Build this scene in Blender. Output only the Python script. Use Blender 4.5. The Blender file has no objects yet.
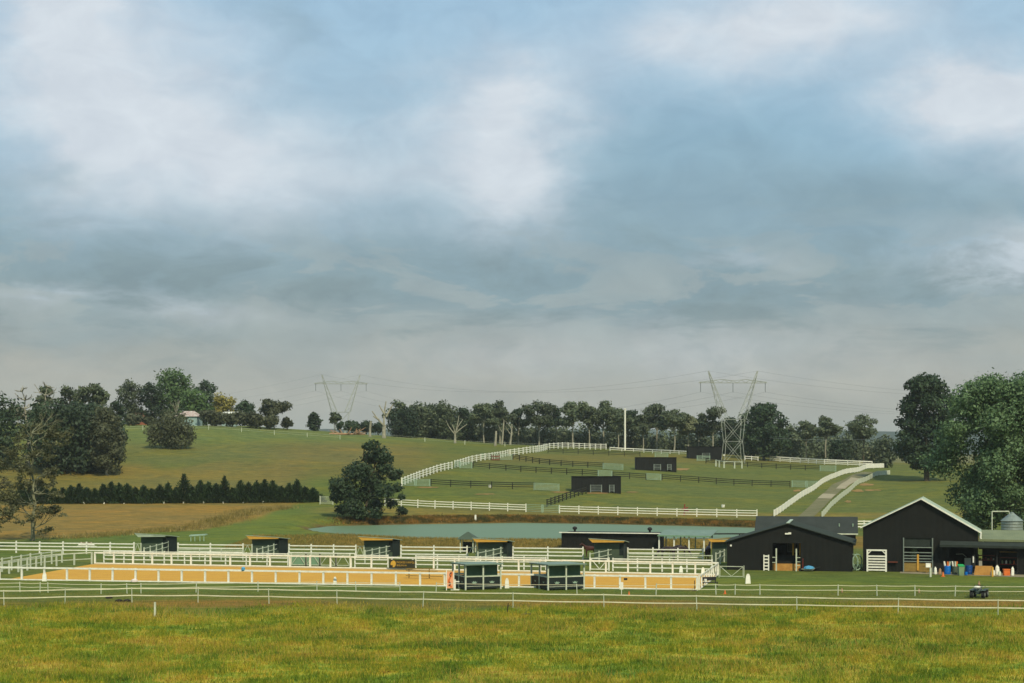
import bpy, math, random
import numpy as np
from mathutils import Vector, Matrix
R = math.radians
random.seed(11)
rng = np.random.default_rng(5)
sc = bpy.context.scene
COL = sc.collection
F, CX, HY, CH = 1707.0, 512.0, 445.0, 13.5       # focal length in px, principal column, horizon row, camera height

# ------------------------------------------------------------------ helpers
def sr(r, g, b, k=1.0):
    f = lambda c: ((c/255+.055)/1.055)**2.4 if c > 10 else c/255/12.92
    return (min(1, f(r)*k), min(1, f(g)*k), min(1, f(b)*k), 1)

class MB:
    def __init__(s): s.v = []; s.f = []
    def add(s, vs, fs):
        n = len(s.v); s.v += [tuple(v) for v in vs]; s.f += [tuple(i+n for i in f) for f in fs]; return s
    def box(s, x0, x1, y0, y1, z0, z1):
        return s.add([(x0,y0,z0),(x1,y0,z0),(x1,y1,z0),(x0,y1,z0),(x0,y0,z1),(x1,y0,z1),(x1,y1,z1),(x0,y1,z1)],
              [(0,3,2,1),(4,5,6,7),(0,1,5,4),(1,2,6,5),(2,3,7,6),(3,0,4,7)])
    def bar(s, a, b, w, h):                        # w across (horizontal), h tall; box between two points
        a, b = Vector(a), Vector(b); d = (b-a)
        if d.length < 1e-6: return s
        d.normalize(); side = d.cross(Vector((0,0,1)))
        if side.length < 1e-3: side = Vector((1,0,0))
        side.normalize(); up = side.cross(d).normalized()
        vs = []
        for p in (a, b):
            for i, j in ((-1,-1),(1,-1),(1,1),(-1,1)): vs.append(p+side*(w/2*i)+up*(h/2*j))
        return s.add(vs, [(0,1,2,3),(7,6,5,4),(0,4,5,1),(1,5,6,2),(2,6,7,3),(3,7,4,0)])
    def tube(s, a, b, r0, r1, n=5, cap=True):
        a, b = Vector(a), Vector(b); d = (b-a)
        if d.length < 1e-6: return s
        d.normalize(); x = d.cross(Vector((.31,.2,.93)))
        if x.length < 1e-3: x = d.cross(Vector((1,0,0)))
        x.normalize(); y = d.cross(x)
        vs = []
        for p, r in ((a,r0),(b,r1)):
            for k in range(n):
                t = 2*math.pi*k/n; vs.append(p+x*(r*math.cos(t))+y*(r*math.sin(t)))
        fs = [(k,(k+1)%n,n+(k+1)%n,n+k) for k in range(n)]
        if cap: fs += [tuple(range(n))[::-1], tuple(range(n,2*n))]
        return s.add(vs, fs)
    def lathe(s, prof, n=16, o=(0,0,0)):
        vs = []; fs = []
        for r, z in prof:
            for k in range(n):
                t = 2*math.pi*k/n; vs.append((o[0]+r*math.cos(t), o[1]+r*math.sin(t), o[2]+z))
        for i in range(len(prof)-1):
            for k in range(n): fs.append((i*n+k, i*n+(k+1)%n, (i+1)*n+(k+1)%n, (i+1)*n+k))
        fs += [tuple(range(n))[::-1], tuple(range((len(prof)-1)*n, len(prof)*n))]
        return s.add(vs, fs)
    def slab(s, quad, t):                          # a quad (4 points) given thickness t downwards
        q = [Vector(p) for p in quad]; lo = [p-Vector((0,0,t)) for p in q]
        return s.add(q+lo, [(0,1,2,3),(7,6,5,4),(0,4,5,1),(1,5,6,2),(2,6,7,3),(3,7,4,0)])
    def prism(s, poly, y0, y1):                    # xz polygon extruded along y
        n = len(poly)
        vs = [(x,y0,z) for x,z in poly]+[(x,y1,z) for x,z in poly]
        return s.add(vs, [tuple(range(n)), tuple(range(2*n-1,n-1,-1))]+[(i,i+n,(i+1)%n+n,(i+1)%n) for i in range(n)])
    def build(s, name, m, parent=None, smooth=False):
        me = bpy.data.meshes.new(name); me.from_pydata([tuple(v) for v in s.v], [], s.f); me.update()
        if smooth:
            for p in me.polygons: p.use_smooth = True
        me.materials.append(m)
        return link(name, me, parent)

def link(name, me, parent=None):
    o = bpy.data.objects.new(name, me); COL.objects.link(o)
    if parent is not None: o.parent = parent
    return o
def tag(o, label, cat, group=None):
    o['label'] = label; o['category'] = cat
    if group: o['group'] = group
    return o
def kind(o, k): o['kind'] = k; return o
def thing(name, label, cat, loc=(0,0,0), rz=0, group=None):
    o = bpy.data.objects.new(name, None); COL.objects.link(o)
    o.empty_display_size = .2; o.location = loc; o.rotation_euler = (0,0,rz)
    return tag(o, label, cat, group)
def npmesh(name, V, Fq, m, parent=None, smooth=False):
    """V (n,3), Fq (k,3|4) numpy"""
    me = bpy.data.meshes.new(name); k, w = Fq.shape
    me.vertices.add(len(V)); me.vertices.foreach_set('co', V.astype(np.float32).ravel())
    me.loops.add(k*w); me.loops.foreach_set('vertex_index', Fq.astype(np.int32).ravel())
    me.polygons.add(k); me.polygons.foreach_set('loop_start', np.arange(0, k*w, w, dtype=np.int32))
    me.update(calc_edges=True)
    if smooth: me.polygons.foreach_set('use_smooth', np.ones(k, bool))
    me.materials.append(m); return link(name, me, parent)

# ------------------------------------------------------------------ materials
def newmat(name):
    m = bpy.data.materials.new(name); m.use_nodes = True
    nt = m.node_tree; return m, nt, nt.nodes['Principled BSDF']
def noise(nt, vec, scale, detail=4, rough=.6, dist=0):
    n = nt.nodes.new('ShaderNodeTexNoise'); n.inputs['Scale'].default_value = scale
    n.inputs['Detail'].default_value = detail; n.inputs['Roughness'].default_value = rough
    n.inputs['Distortion'].default_value = dist
    if vec: nt.links.new(vec, n.inputs['Vector'])
    return n.outputs['Fac']
def ramp(nt, fac, stops, interp='LINEAR'):
    r = nt.nodes.new('ShaderNodeValToRGB'); e = r.color_ramp.elements; r.color_ramp.interpolation = interp
    while len(e) < len(stops): e.new(.5)
    for i, (p, c) in enumerate(stops):
        e[i].position = p; e[i].color = c if len(c) == 4 else (*c, 1)
    nt.links.new(fac, r.inputs['Fac']); return r.outputs['Color']
def mixc(nt, fac, a, b, mode='MIX'):
    m = nt.nodes.new('ShaderNodeMix'); m.data_type = 'RGBA'; m.blend_type = mode
    for sock, val in ((m.inputs['Factor'], fac), (m.inputs[6], a), (m.inputs[7], b)):
        if hasattr(val, 'is_linked') or isinstance(val, bpy.types.NodeSocket): nt.links.new(val, sock)
        else: sock.default_value = val
    return m.outputs[2]
def maths(nt, op, a, b=0.0, clamp=False):
    m = nt.nodes.new('ShaderNodeMath'); m.operation = op; m.use_clamp = clamp
    for i, val in ((0,a),(1,b)):
        if isinstance(val, bpy.types.NodeSocket): nt.links.new(val, m.inputs[i])
        else: m.inputs[i].default_value = val
    return m.outputs[0]
def objco(nt, which='Object', scale=None):
    t = nt.nodes.new('ShaderNodeTexCoord').outputs[which]
    if scale:
        mp = nt.nodes.new('ShaderNodeMapping'); mp.inputs['Scale'].default_value = scale
        nt.links.new(t, mp.inputs['Vector']); t = mp.outputs['Vector']
    return t
def bump(nt, fac, b, strength=.3, dist=.05):
    n = nt.nodes.new('ShaderNodeBump'); n.inputs['Strength'].default_value = strength; n.inputs['Distance'].default_value = dist
    nt.links.new(fac, n.inputs['Height']); nt.links.new(n.outputs['Normal'], b.inputs['Normal'])
def worn(name, c, c2=None, rough=.6, scale=1.2, metal=0, corr=None, amt=.5):
    """plain material with blotchy wear between c and c2; corr = ridge spacing of corrugation along x"""
    m, nt, b = newmat(name); co = objco(nt)
    c2 = c2 or tuple(x*.7 for x in c[:3])+(1,)
    n = noise(nt, co, scale, 6, .65); f = ramp(nt, n, [(.5-.25*amt-.1,(0,0,0)),(.5+.25*amt+.1,(1,1,1))])
    nt.links.new(mixc(nt, f, c, c2), b.inputs['Base Color'])
    b.inputs['Roughness'].default_value = rough; b.inputs['Metallic'].default_value = metal; b.inputs['Specular IOR Level'].default_value = .2
    if corr:
        w = nt.nodes.new('ShaderNodeTexWave'); w.bands_direction = 'X'; w.inputs['Scale'].default_value = corr
        nt.links.new(co, w.inputs['Vector']); bump(nt, w.outputs['Fac'], b, .4, .03)
    else: bump(nt, noise(nt, co, scale*8, 3), b, .15, .01)
    return m
def leafmat(name, a, b_, c, scale=.9):
    m, nt, b = newmat(name); co = objco(nt)
    oi = nt.nodes.new('ShaderNodeObjectInfo')
    n = noise(nt, co, scale, 5, .75)
    colr = ramp(nt, n, [(.3,a),(.52,b_),(.72,c)])
    hs = nt.nodes.new('ShaderNodeHueSaturation'); nt.links.new(colr, hs.inputs['Color'])
    nt.links.new(maths(nt, 'ADD', maths(nt,'MULTIPLY',oi.outputs['Random'],.5), .75), hs.inputs['Value'])
    nt.links.new(hs.outputs['Color'], b.inputs['Base Color'])
    b.inputs['Roughness'].default_value = .6; b.inputs['Specular IOR Level'].default_value = .25
    tr = nt.nodes.new('ShaderNodeBsdfTranslucent'); nt.links.new(hs.outputs['Color'], tr.inputs['Color'])
    ms = nt.nodes.new('ShaderNodeMixShader'); ms.inputs['Fac'].default_value = .22
    nt.links.new(b.outputs['BSDF'], ms.inputs[1]); nt.links.new(tr.outputs['BSDF'], ms.inputs[2])
    nt.links.new(ms.outputs[0], nt.nodes['Material Output'].inputs['Surface'])
    return m

M = {}
M['white'] = worn('white_paint', sr(240,237,218), sr(208,204,178), .6, 2.5)
M['white2'] = worn('weathered_white_paint', sr(204,206,180), sr(160,166,136), .7, 2)
M['palegreen'] = worn('pale_green_steel', sr(150,172,146), sr(120,140,112), .5, 2)
M['tape'] = worn('electric_tape', sr(220,216,180), sr(190,180,140), .6, 1)
M['blackfence'] = worn('black_tarred_timber', sr(30,32,26), sr(48,46,34), .9, 3)
M['black'] = worn('black_cladding', (.0062,.0066,.0044,1), (.0105,.011,.0078,1), .75, .8, 0, .5)
M['black2'] = worn('dark_interior_board', (.012,.012,.010,1), (.02,.019,.015,1), .8, 2)
M['darkgreen'] = worn('dark_green_sheeting', sr(74,86,66), sr(62,74,58), .6, .8, 0, 2.5)
M['dkpanel'] = worn('dark_green_panel', sr(24,32,29), sr(34,42,36), .6, 1.5)
M['midgreen'] = worn('mid_green_panel', sr(120,150,116), sr(104,134,102), .7, 1.5)
M['greyroof'] = worn('slate_grey_roofing', sr(56,60,54), sr(46,50,44), .95, .6, 0, 1.8)
M['barnroof'] = worn('dark_green_roofing', sr(42,48,38), sr(50,56,44), .95, .6, 0, 1.8)
M['paleroof'] = worn('pale_green_grey_roofing', sr(176,186,160), sr(140,152,124), .5, .8, 0, 1.8)
M['greenroof'] = worn('soft_green_roofing', sr(126,130,92), sr(104,110,76), .5, .8, 0, 1.8)
M['tealroof'] = worn('teal_green_roofing', sr(116,134,112), sr(98,114,94), .5, .8)
M['yellow'] = worn('yellow_pine_board', sr(206,160,66), sr(184,132,48), .7, 2)
M['ochre'] = worn('weathered_ochre_timber', sr(150,125,62), sr(120,98,50), .8, 2.5)
M['galv'] = worn('galvanised_steel', sr(150,158,144), sr(118,126,112), .45, 1.2, .4)
M['galvdark'] = worn('dull_lattice_steel', sr(178,180,162), sr(148,150,134), .6, 1, .2)
M['wire'] = worn('dull_wire', sr(120,126,122), None, .6)
M['blue'] = worn('blue_plastic', sr(10,110,190), sr(8,84,150), .4)
M['blue2'] = worn('deep_blue_plastic', sr(24,70,130), sr(18,52,100), .4)
M['sky'] = worn('light_blue_tarp', sr(90,160,190), sr(60,120,150), .6, 4)
M['green'] = worn('bright_green_plastic', sr(50,160,90), None, .4)
M['bin'] = worn('pale_green_plastic', sr(130,150,110), None, .5)
M['dkbin'] = worn('grey_green_plastic', sr(80,90,70), None, .5)
M['orange'] = worn('orange_plastic', sr(225,120,50), sr(190,90,40), .5)
M['rust'] = worn('rusty_steel', sr(120,60,40), sr(80,45,32), .8, 3)
M['red'] = worn('faded_red_paint', sr(150,55,40), sr(110,40,32), .6, 3)
M['rubber'] = worn('black_rubber', (.015,.016,.014,1), (.03,.03,.026,1), .85, 6)
M['quad'] = worn('grey_teal_fairing', sr(84,100,90), sr(54,66,60), .4, 4)
M['hide_bay'] = worn('bay_horse_coat', sr(74,36,22), sr(50,26,18), .5, 2)
M['hide_dark'] = worn('dark_brown_horse_coat', sr(44,28,26), sr(28,20,20), .5, 2)
M['hair'] = worn('black_horse_hair', (.01,.009,.008,1), None, .7)
M['brick'] = worn('orange_brick', sr(150,92,66), sr(120,74,56), .8, 2)
M['tile'] = worn('terracotta_roof_tiles', sr(128,96,72), sr(100,74,58), .8, 2)
M['oldroof'] = worn('streaked_rusty_roof', sr(190,185,172), sr(140,96,82), .6, 1.6)
M['palewall'] = worn('pale_blue_green_weatherboard', sr(150,172,165), sr(130,150,142), .7, 1)
M['concrete'] = worn('concrete_apron', sr(150,140,112), sr(112,104,80), .9, .8)
M['gravel'] = worn('gravel_track', sr(122,112,80), sr(84,88,50), .95, .5)
M['slabconc'] = worn('pale_concrete_slab', sr(160,150,120), sr(140,128,100), .95, .6)
M['dirt'] = worn('bare_orange_dirt', sr(160,120,66), sr(110,98,54), .95, .8)
M['shade'] = worn('grey_shade_cloth', sr(50,56,48), sr(38,44,38), .9, 2)
M['glasspane'] = worn('dusty_window_pane', sr(110,120,106), sr(80,90,76), .25, 2)
M['gold'] = worn('gold_lettering', sr(205,165,60), sr(170,135,55), .5, 6)
M['tan'] = worn('plywood', sr(190,140,70), sr(160,112,52), .8, 2)
M['bark_pale'] = worn('pale_gum_bark', sr(170,165,140), sr(112,106,86), .85, 1.2)
M['bark'] = worn('grey_brown_bark', sr(92,82,64), sr(56,50,38), .9, 1.5)
M['bark_dark'] = worn('dark_bark', sr(58,52,40), sr(36,33,26), .9, 1.5)
M['lichen'] = worn('lichen_covered_bark', sr(140,140,106), sr(84,80,60), .9, 1.8)
M['log'] = worn('stripped_fallen_timber', sr(176,140,104), sr(130,100,72), .85, 2)
M['l_gum'] = leafmat('gum_foliage', sr(54,62,42), sr(86,96,66), sr(126,134,98))
M['l_dark'] = leafmat('dark_foliage', sr(32,46,30), sr(52,68,42), sr(82,96,62))
M['l_pine'] = leafmat('pine_foliage', sr(34,50,32), sr(56,76,46), sr(90,106,68))
M['l_hedge'] = leafmat('hedge_foliage', sr(34,50,28), sr(54,72,40), sr(76,92,52), 1.6)
M['l_bright'] = leafmat('bright_green_foliage', sr(50,70,36), sr(74,96,50), sr(102,122,66))
M['l_yellow'] = leafmat('yellow_green_foliage', sr(110,106,50), sr(150,140,70), sr(176,164,84))
M['l_brown'] = leafmat('brown_green_foliage', sr(54,58,38), sr(78,82,54), sr(106,106,74))
M['l_broad'] = leafmat('broadleaf_foliage', sr(48,66,42), sr(84,106,66), sr(122,142,98), 1.1)
M['l_grey'] = leafmat('grey_green_foliage', sr(72,78,54), sr(104,108,76), sr(134,136,98))
M['l_sparse'] = leafmat('lichen_green_foliage', sr(56,58,34), sr(84,84,50), sr(130,128,84))

# ------------------------------------------------------------------ terrain
US = np.array([-900,-300,0,100,200,300,400,500,600,700,800,900,1024,1300,1900], float)
DS = np.array([0,252,300,315,345,380,430,490,540,640,760,1100,1400], float)
ZT = np.array([
 # 0 252 300 315 345 380  430  490  540  640  760  1100 1400
 [0,0,1.5,2.0,3.2,6.6,11.7,19.0,20.5,18,14,0,0],
 [0,0,1.5,2.0,3.2,6.6,11.7,19.0,20.5,18,14,0,0],
 [0,0,1.5,2.0,3.2,6.6,11.7,19.0,20.5,18,14,0,0],
 [0,0,1.5,2.0,3.2,6.4,11.7,19.0,20.3,17,12,0,0],
 [0,0,1.6,2.0,3.3,6.2,11.9,19.4,20.0,16,10,0,0],
 [0,0,1.6,2.1,3.2,5.9,11.2,17.4,18.8,14,9,0,0],
 [0,0,1.0,1.9,4.6,7.3,10.7,14.3,16.3,13,8,0,0],
 [0,0,0.7,1.5,4.5,6.4,9.2,12.4,14.4,11.5,7,0,0],
 [0,0,0.6,1.1,4.2,6.0,8.6,11.3,12.6,10,6,0,0],
 [0,0,0.5,0.9,3.0,4.8,7.7,10.2,11.2,8,5,0,0],
 [0,0,0.3,0.8,2.4,3.9,6.4,8.3,9.1,6,3,0,0],
 [0,0,0.5,1.1,2.4,4.6,6.4,7.6,7.8,5,2,0,0],
 [0,0,0.5,1.1,2.4,4.6,6.4,7.6,7.8,5,2,0,0],
 [0,0,0.5,1.1,2.4,4.6,6.4,7.6,7.8,5,2,0,0],
 [0,0,0.5,1.1,2.4,4.6,6.4,7.6,7.8,5,2,0,0]], float)
uf = np.arange(-900, 1901, 10.0); df = np.arange(0, 1401, 5.0)
T1 = np.array([np.interp(df, DS, row) for row in ZT])
T2 = np.array([np.interp(uf, US, T1[:, j]) for j in range(len(df))]).T
def blur(A, sig, ax):
    n = int(sig*3); k = np.exp(-.5*(np.arange(-n, n+1)/sig)**2); k /= k.sum()
    return np.apply_along_axis(lambda r: np.convolve(np.pad(r, n, 'edge'), k, 'valid'), ax, A)
T2 = blur(blur(T2, 2.0, 1), 3.0, 0)
def P(u, y, z=0.0):                                   # a photo column / row on the flat at height z
    d = F*(CH-z)/(y-HY); return Vector(((u-CX)*d/F, d, z))
POND = [P(*q) for q in ((302,528.5),(330,525),(380,524),(430,523),(520,522),(600,523),(690,525),(765,527),(800,531),(760,536),(700,538.5),(640,540),(560,540.5),(480,540),(420,539),(370,536.5),(330,533))]
PX = np.array([p.x for p in POND]); PY = np.array([p.y for p in POND])
def pond_sd(x, y):
    x = np.asarray(x, float); y = np.asarray(y, float)
    best = np.full(x.shape, 1e9); ins = np.zeros(x.shape, bool); n = len(PX)
    for i in range(n):
        ax, ay, bx, by = PX[i], PY[i], PX[(i+1)%n], PY[(i+1)%n]
        ex, ey = bx-ax, by-ay; t = np.clip(((x-ax)*ex+(y-ay)*ey)/(ex*ex+ey*ey), 0, 1)
        best = np.minimum(best, np.hypot(x-ax-t*ex, y-ay-t*ey))
        c = ((ay > y) != (by > y)); xi = (bx-ax)*(y-ay)/((by-ay) if by != ay else 1e-9)+ax
        ins ^= c & (x < xi)
    return np.where(ins, -best, best)
def terr(x, y):
    x = np.asarray(x, float); y = np.asarray(y, float); yy = np.maximum(y, 1.0)
    u = np.clip(CX+F*x/yy, -900, 1899); d = np.clip(y, 0, 1399)
    i = (u+900)/10; j = d/5; i0 = np.floor(i).astype(int); j0 = np.floor(j).astype(int); fi = i-i0; fj = j-j0
    i1 = np.minimum(i0+1, len(uf)-1); j1 = np.minimum(j0+1, len(df)-1)
    z = T2[i0,j0]*(1-fi)*(1-fj)+T2[i1,j0]*fi*(1-fj)+T2[i0,j1]*(1-fi)*fj+T2[i1,j1]*fi*fj
    w = (y > 320)*np.clip((y-320)/60, 0, 1)
    z = z+w*.25*np.sin(x*.11+y*.05)*np.sin(y*.09-x*.03)
    sd = pond_sd(x, y)
    z = z*np.where(y > 235, np.clip((sd-.3)/7, 0, 1), 1)-np.clip(-sd/2, 0, 1)*1.1
    z = z+.45*np.exp(-((sd-3.0)/2.0)**2)*(sd > 0)*(y > 270)
    z = z+.25*np.exp(-((sd-4.0)/3.0)**2)*(sd > 0)*(y < 262)*(x < 20)
    return z
def tz(x, y): return float(terr(np.array([x]), np.array([y]))[0])
def G(u, d, dz=0):                                    # photo column u at distance d, on the ground
    x = (u-CX)*d/F; return Vector((x, d, tz(x, d)+dz))
_dm = np.arange(60, 640, .5)
def H(u, y):                                          # ground point seen at column u, row y
    x = (u-CX)*_dm/F; z = terr(x, _dm); py = HY-F*(z-CH)/_dm
    k = np.argmax(py <= y)
    if not (py <= y).any(): k = len(_dm)-1
    return G(u, float(_dm[k]))
def ph(u, y): return H(u, y)
def sOf(p): return F/p.y

# ground sheet
xs = np.unique(np.concatenate([np.linspace(-9000,-400,12), np.linspace(-400,-200,20), np.arange(-200,200.1,1.6), np.linspace(200,400,20), np.linspace(400,9000,12)]))
ys = np.unique(np.concatenate([np.linspace(-600,80,12), np.arange(80,600.1,1.6), np.linspace(600,1400,60), np.linspace(1400,12000,12)]))
XX, YY = np.meshgrid(xs, ys); ZZ = terr(XX, YY)
V = np.stack([XX, YY, ZZ], -1).reshape(-1,3); nx, ny = len(xs), len(ys)
ii = (np.arange(ny-1)[:,None]*nx+np.arange(nx-1)[None,:]).ravel()
FQ = np.stack([ii, ii+1, ii+1+nx, ii+nx], 1)
gm, nt, b = newmat('pasture_ground')
att = nt.nodes.new('ShaderNodeAttribute'); att.attribute_name = 'patch'
att2 = nt.nodes.new('ShaderNodeAttribute'); att2.attribute_name = 'fore'
co = objco(nt)
def fieldcolour(nt, co):
    n1 = noise(nt, objco(nt, 'Object', (.16,.17,1)), 1, 6, .68, .8); n2 = noise(nt, co, 1.1, 5, .8)
    n = maths(nt, 'ADD', maths(nt,'MULTIPLY',n1,.6), maths(nt,'MULTIPLY',n2,.4))
    return ramp(nt, n, [(.36, sr(64,92,26)), (.45, sr(102,124,34)), (.515, sr(140,142,40)), (.57, sr(178,156,56)), (.62, sr(142,112,48)), (.69, sr(108,82,42))])
fc = fieldcolour(nt, co)
n_m = noise(nt, objco(nt,'Object',(.035,.07,.07)), 1, 7, .72, .6); n_s = noise(nt, objco(nt,'Object',(.35,.8,1)), 1, 5, .7); n_f = noise(nt, co, 3.2, 3, .7)
hill = mixc(nt, ramp(nt, n_m, [(.46,(0,0,0)),(.6,(1,1,1))]), att.outputs['Color'], mixc(nt, 1.0, att.outputs['Color'], (1.3,1.12,.84,1), 'MULTIPLY'))
dt = ramp(nt, maths(nt,'ADD',maths(nt,'MULTIPLY',n_s,.6),maths(nt,'MULTIPLY',n_f,.4)), [(.36,(.5,.54,.5)),(.5,(.84,.86,.84)),(.64,(1.3,1.22,1.1))])
n_b = noise(nt, objco(nt,'Object',(.12,.2,.2)), 1, 7, .75, 1.0)
hill = mixc(nt, ramp(nt, n_b, [(.5,(0,0,0)),(.62,(.42,.42,.42))]), hill, mixc(nt, 1.0, hill, (1.32,1.08,.9,1), 'MULTIPLY'))
hill = mixc(nt, ramp(nt, n_b, [(.36,(.5,.5,.5)),(.47,(0,0,0))]), hill, mixc(nt, 1.0, hill, (.62,.7,.62,1), 'MULTIPLY'))
hill = mixc(nt, 1.0, hill, dt, 'MULTIPLY')
nt.links.new(mixc(nt, att2.outputs['Fac'], hill, fc), b.inputs['Base Color'])
b.inputs['Roughness'].default_value = .95; b.inputs['Specular IOR Level'].default_value = .1
bump(nt, maths(nt,'ADD',n_f,n_s), b, .6, .25)
ground = npmesh('ground', V, FQ, gm, None, True); kind(ground, 'structure')
# patch colours (true ground cover) by place
U = CX+F*V[:,0]/np.maximum(V[:,1],1); D = V[:,1]; PYR = HY-F*(V[:,2]-CH)/np.maximum(D,1)
wob = 4*np.sin(V[:,0]*.13)+3*np.sin(V[:,0]*.31+1)
def lin(c): return np.array(sr(*c)[:3])
C = np.tile(lin((88,106,44)), (len(V),1))
def paint(mask, c, k=1.0):
    m = np.clip(mask, 0, 1)[:,None]*k; C[:] = C*(1-m)+lin(c)*m
def band(v, a, b, s): return np.clip((v-a)/s+.5,0,1)*np.clip((b-v)/s+.5,0,1)
left = np.clip((300-U)/30+.5, 0, 1); lineY = np.interp(U, [0,60,130,200,250,285,300], [541,538,534,531,521,509,504])
far = (D > 180)
paint(band(D,142,149,2)*(.6+.4*np.sin(V[:,0]*.2)), (146,112,52), .65)
paint(band(D,149,157,3), (96,110,48), .7)
paint(band(D,156,175,3), (86,108,42))
paint(band(D,175,225,6), (88,106,46))
paint(band(D,222+wob*.3,252,5)*np.clip((U-290)/60,0,1), (124,112,52), .85)
paint(band(D,205,330,4)*left*(PYR>lineY), (88,112,46), .9)
paint(far*left*np.clip((lineY-PYR)/2,0,1)*band(PYR,502,545,2), (124,113,56))
paint(far*left*band(PYR,462+wob,503,8), (106,108,54))
paint(far*band(PYR,440+wob*.5,462+wob*.5,8)*np.clip((430-U)/60,0,1), (96,108,56))
paint(far*band(PYR,418,442,7)*np.clip((520-U)/60,0,1), (94,114,60))
paint(far*band(PYR,444,478,8)*band(U,270,440,50), (110,104,56), .5)
paint((D>305)*np.clip((U-440)/60,0,1)*(PYR<512), (90,106,50))
paint((D>305)*np.clip((U-440)/60,0,1)*band(PYR,454,464,5), (102,104,52), .7)
_sd = pond_sd(V[:,0],V[:,1]); paint((_sd<5)*(D>280)*np.clip((U-340)/40,0,1), (88,76,44), .9)
paint((_sd<.4), (88,84,50))
paint(band(D,300,315,4)*np.clip((U-300)/40,0,1), (112,112,56), .8)
fore = np.clip((143+2*np.sin(V[:,0]*.3)-D)/7, 0, 1)*(D>0)+(D<=0)
C *= np.array([1.12,.93,.95]); me = ground.data
a = me.attributes.new('patch','FLOAT_COLOR','POINT'); a.data.foreach_set('color', np.concatenate([C, np.ones((len(C),1))],1).astype(np.float32).ravel())
a = me.attributes.new('fore','FLOAT','POINT'); a.data.foreach_set('value', fore.astype(np.float32))

# pond water: one sheet, real shore polygon
wm, nt, b = newmat('pond_water')
b.inputs['Base Color'].default_value = (.125,.184,.095,1); b.inputs['Roughness'].default_value = .5; b.inputs['Specular IOR Level'].default_value = .14
wn = noise(nt, objco(nt,'Object',(.5,1.6,1)), 1, 4, .6); bump(nt, wn, b, .35, .12)
c = sum(POND, Vector())/len(POND); mb = MB()
mb.add([(c.x+(p.x-c.x)*1.02, c.y+(p.y-c.y)*1.02, -.16) for p in POND], [tuple(range(len(POND)))])
kind(mb.build('pond_water', wm), 'structure')

# distant hills
hm = worn('distant_wooded_hill', sr(58,72,58), sr(46,58,50), .95, .004)
def ridge(name, dist, ztop, seed, x0, x1):
    r = random.Random(seed); mb = MB(); n = 90; vs = []
    ph_ = [r.uniform(0,6) for _ in range(5)]
    for i in range(n+1):
        x = x0+(x1-x0)*i/n; h = ztop*(.72+.16*math.sin(x*.0016+ph_[0])+.08*math.sin(x*.006+ph_[1])+.04*math.sin(x*.021+ph_[2]))
        for (dy, k) in ((-900,-.25),(-500,.35),(-150,.9),(0,1),(500,.3),(900,-.25)): vs.append((x, dist+dy, h*k))
    fs = [(i*6+j, i*6+j+6, i*6+j+7, i*6+j+1) for i in range(n) for j in range(5)]
    mb.add(vs, fs); return kind(mb.build(name, hm, None, True), 'structure')
ridge('hills', 3200, 46, 3, -3200, 3200); ridge('hills', 5200, 66, 8, -4500, 4500)

# ------------------------------------------------------------------ grass as stuff
def blades(name, X, Y, h, w, m, lean=.35, zoff=-.02):
    n = len(X); Z = terr(X, Y)+zoff
    a = rng.uniform(0, np.pi, n); dx, dy = np.cos(a)*w/2, np.sin(a)*w/2
    hh = h*rng.uniform(.55,1.3,n); lx, ly = rng.normal(0,lean,n)*hh, rng.normal(0,lean,n)*hh
    A = np.stack([X-dx,Y-dy,Z],1); B = np.stack([X+dx,Y+dy,Z],1); Ct = np.stack([X+lx,Y+ly,Z+hh],1)
    V = np.stack([A,B,Ct],1).reshape(-1,3); o = npmesh(name, V, np.arange(3*n).reshape(-1,3), m); return kind(o, 'stuff')
def bladesmat(name, field=True, stops=None):
    m, nt, b = newmat(name); co = objco(nt)
    c = fieldcolour(nt, co) if field else ramp(nt, noise(nt, co, .5, 5, .7), stops)
    f = ramp(nt, noise(nt, co, 5, 3, .8), [(.38,(.48,.54,.4)),(.62,(1.5,1.4,1.2))])
    nt.links.new(mixc(nt, 1.0, c, f, 'MULTIPLY'), b.inputs['Base Color'])
    b.inputs['Roughness'].default_value = .8; b.inputs['Specular IOR Level'].default_value = .15
    tr = nt.nodes.new('ShaderNodeBsdfTranslucent'); nt.links.new(c, tr.inputs['Color'])
    ms = nt.nodes.new('ShaderNodeMixShader'); ms.inputs['Fac'].default_value = .3
    nt.links.new(b.outputs['BSDF'], ms.inputs[1]); nt.links.new(tr.outputs['BSDF'], ms.inputs[2])
    nt.links.new(ms.outputs[0], nt.nodes['Material Output'].inputs['Surface']); return m
GM = bladesmat('meadow_blades')
def scatter(n, d0, d1, mu=1.25):
    d = np.sqrt(rng.uniform(d0*d0, d1*d1, n)); u = rng.uniform(-560*mu, 560*mu, n); return u*d/F, d
X, Y = scatter(360000, 88, 146)
cl = np.sin(X*.9+np.sin(Y*.7)*2)*np.sin(Y*1.3+np.sin(X*.5)*2)          # tussocky density
keep = rng.uniform(0,1,len(X)) < (.55+.45*cl)*np.clip((144+3*np.sin(X*.3)-Y)/9,0,1); X, Y, cl = X[keep], Y[keep], cl[keep]
tag(blades('meadow_grass', X, Y, .34+.14*cl, .06, GM), 'long green and golden grass across the foreground field', 'grass')
X, Y = scatter(60000, 92, 143); k = rng.uniform(0,1,len(X)) < np.clip(.5+1.2*np.sin(X*.23+2*np.sin(Y*.11))*np.sin(Y*.31+X*.07),0,1)**2; X, Y = X[k], Y[k]
tag(blades('seed_heads', X, Y, .55, .03, bladesmat('seed_head_stalks', False, [(.35,sr(150,128,54)),(.5,sr(184,158,78)),(.65,sr(150,112,58))])), 'tall golden seed heads in drifts over the foreground grass', 'grass')
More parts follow.
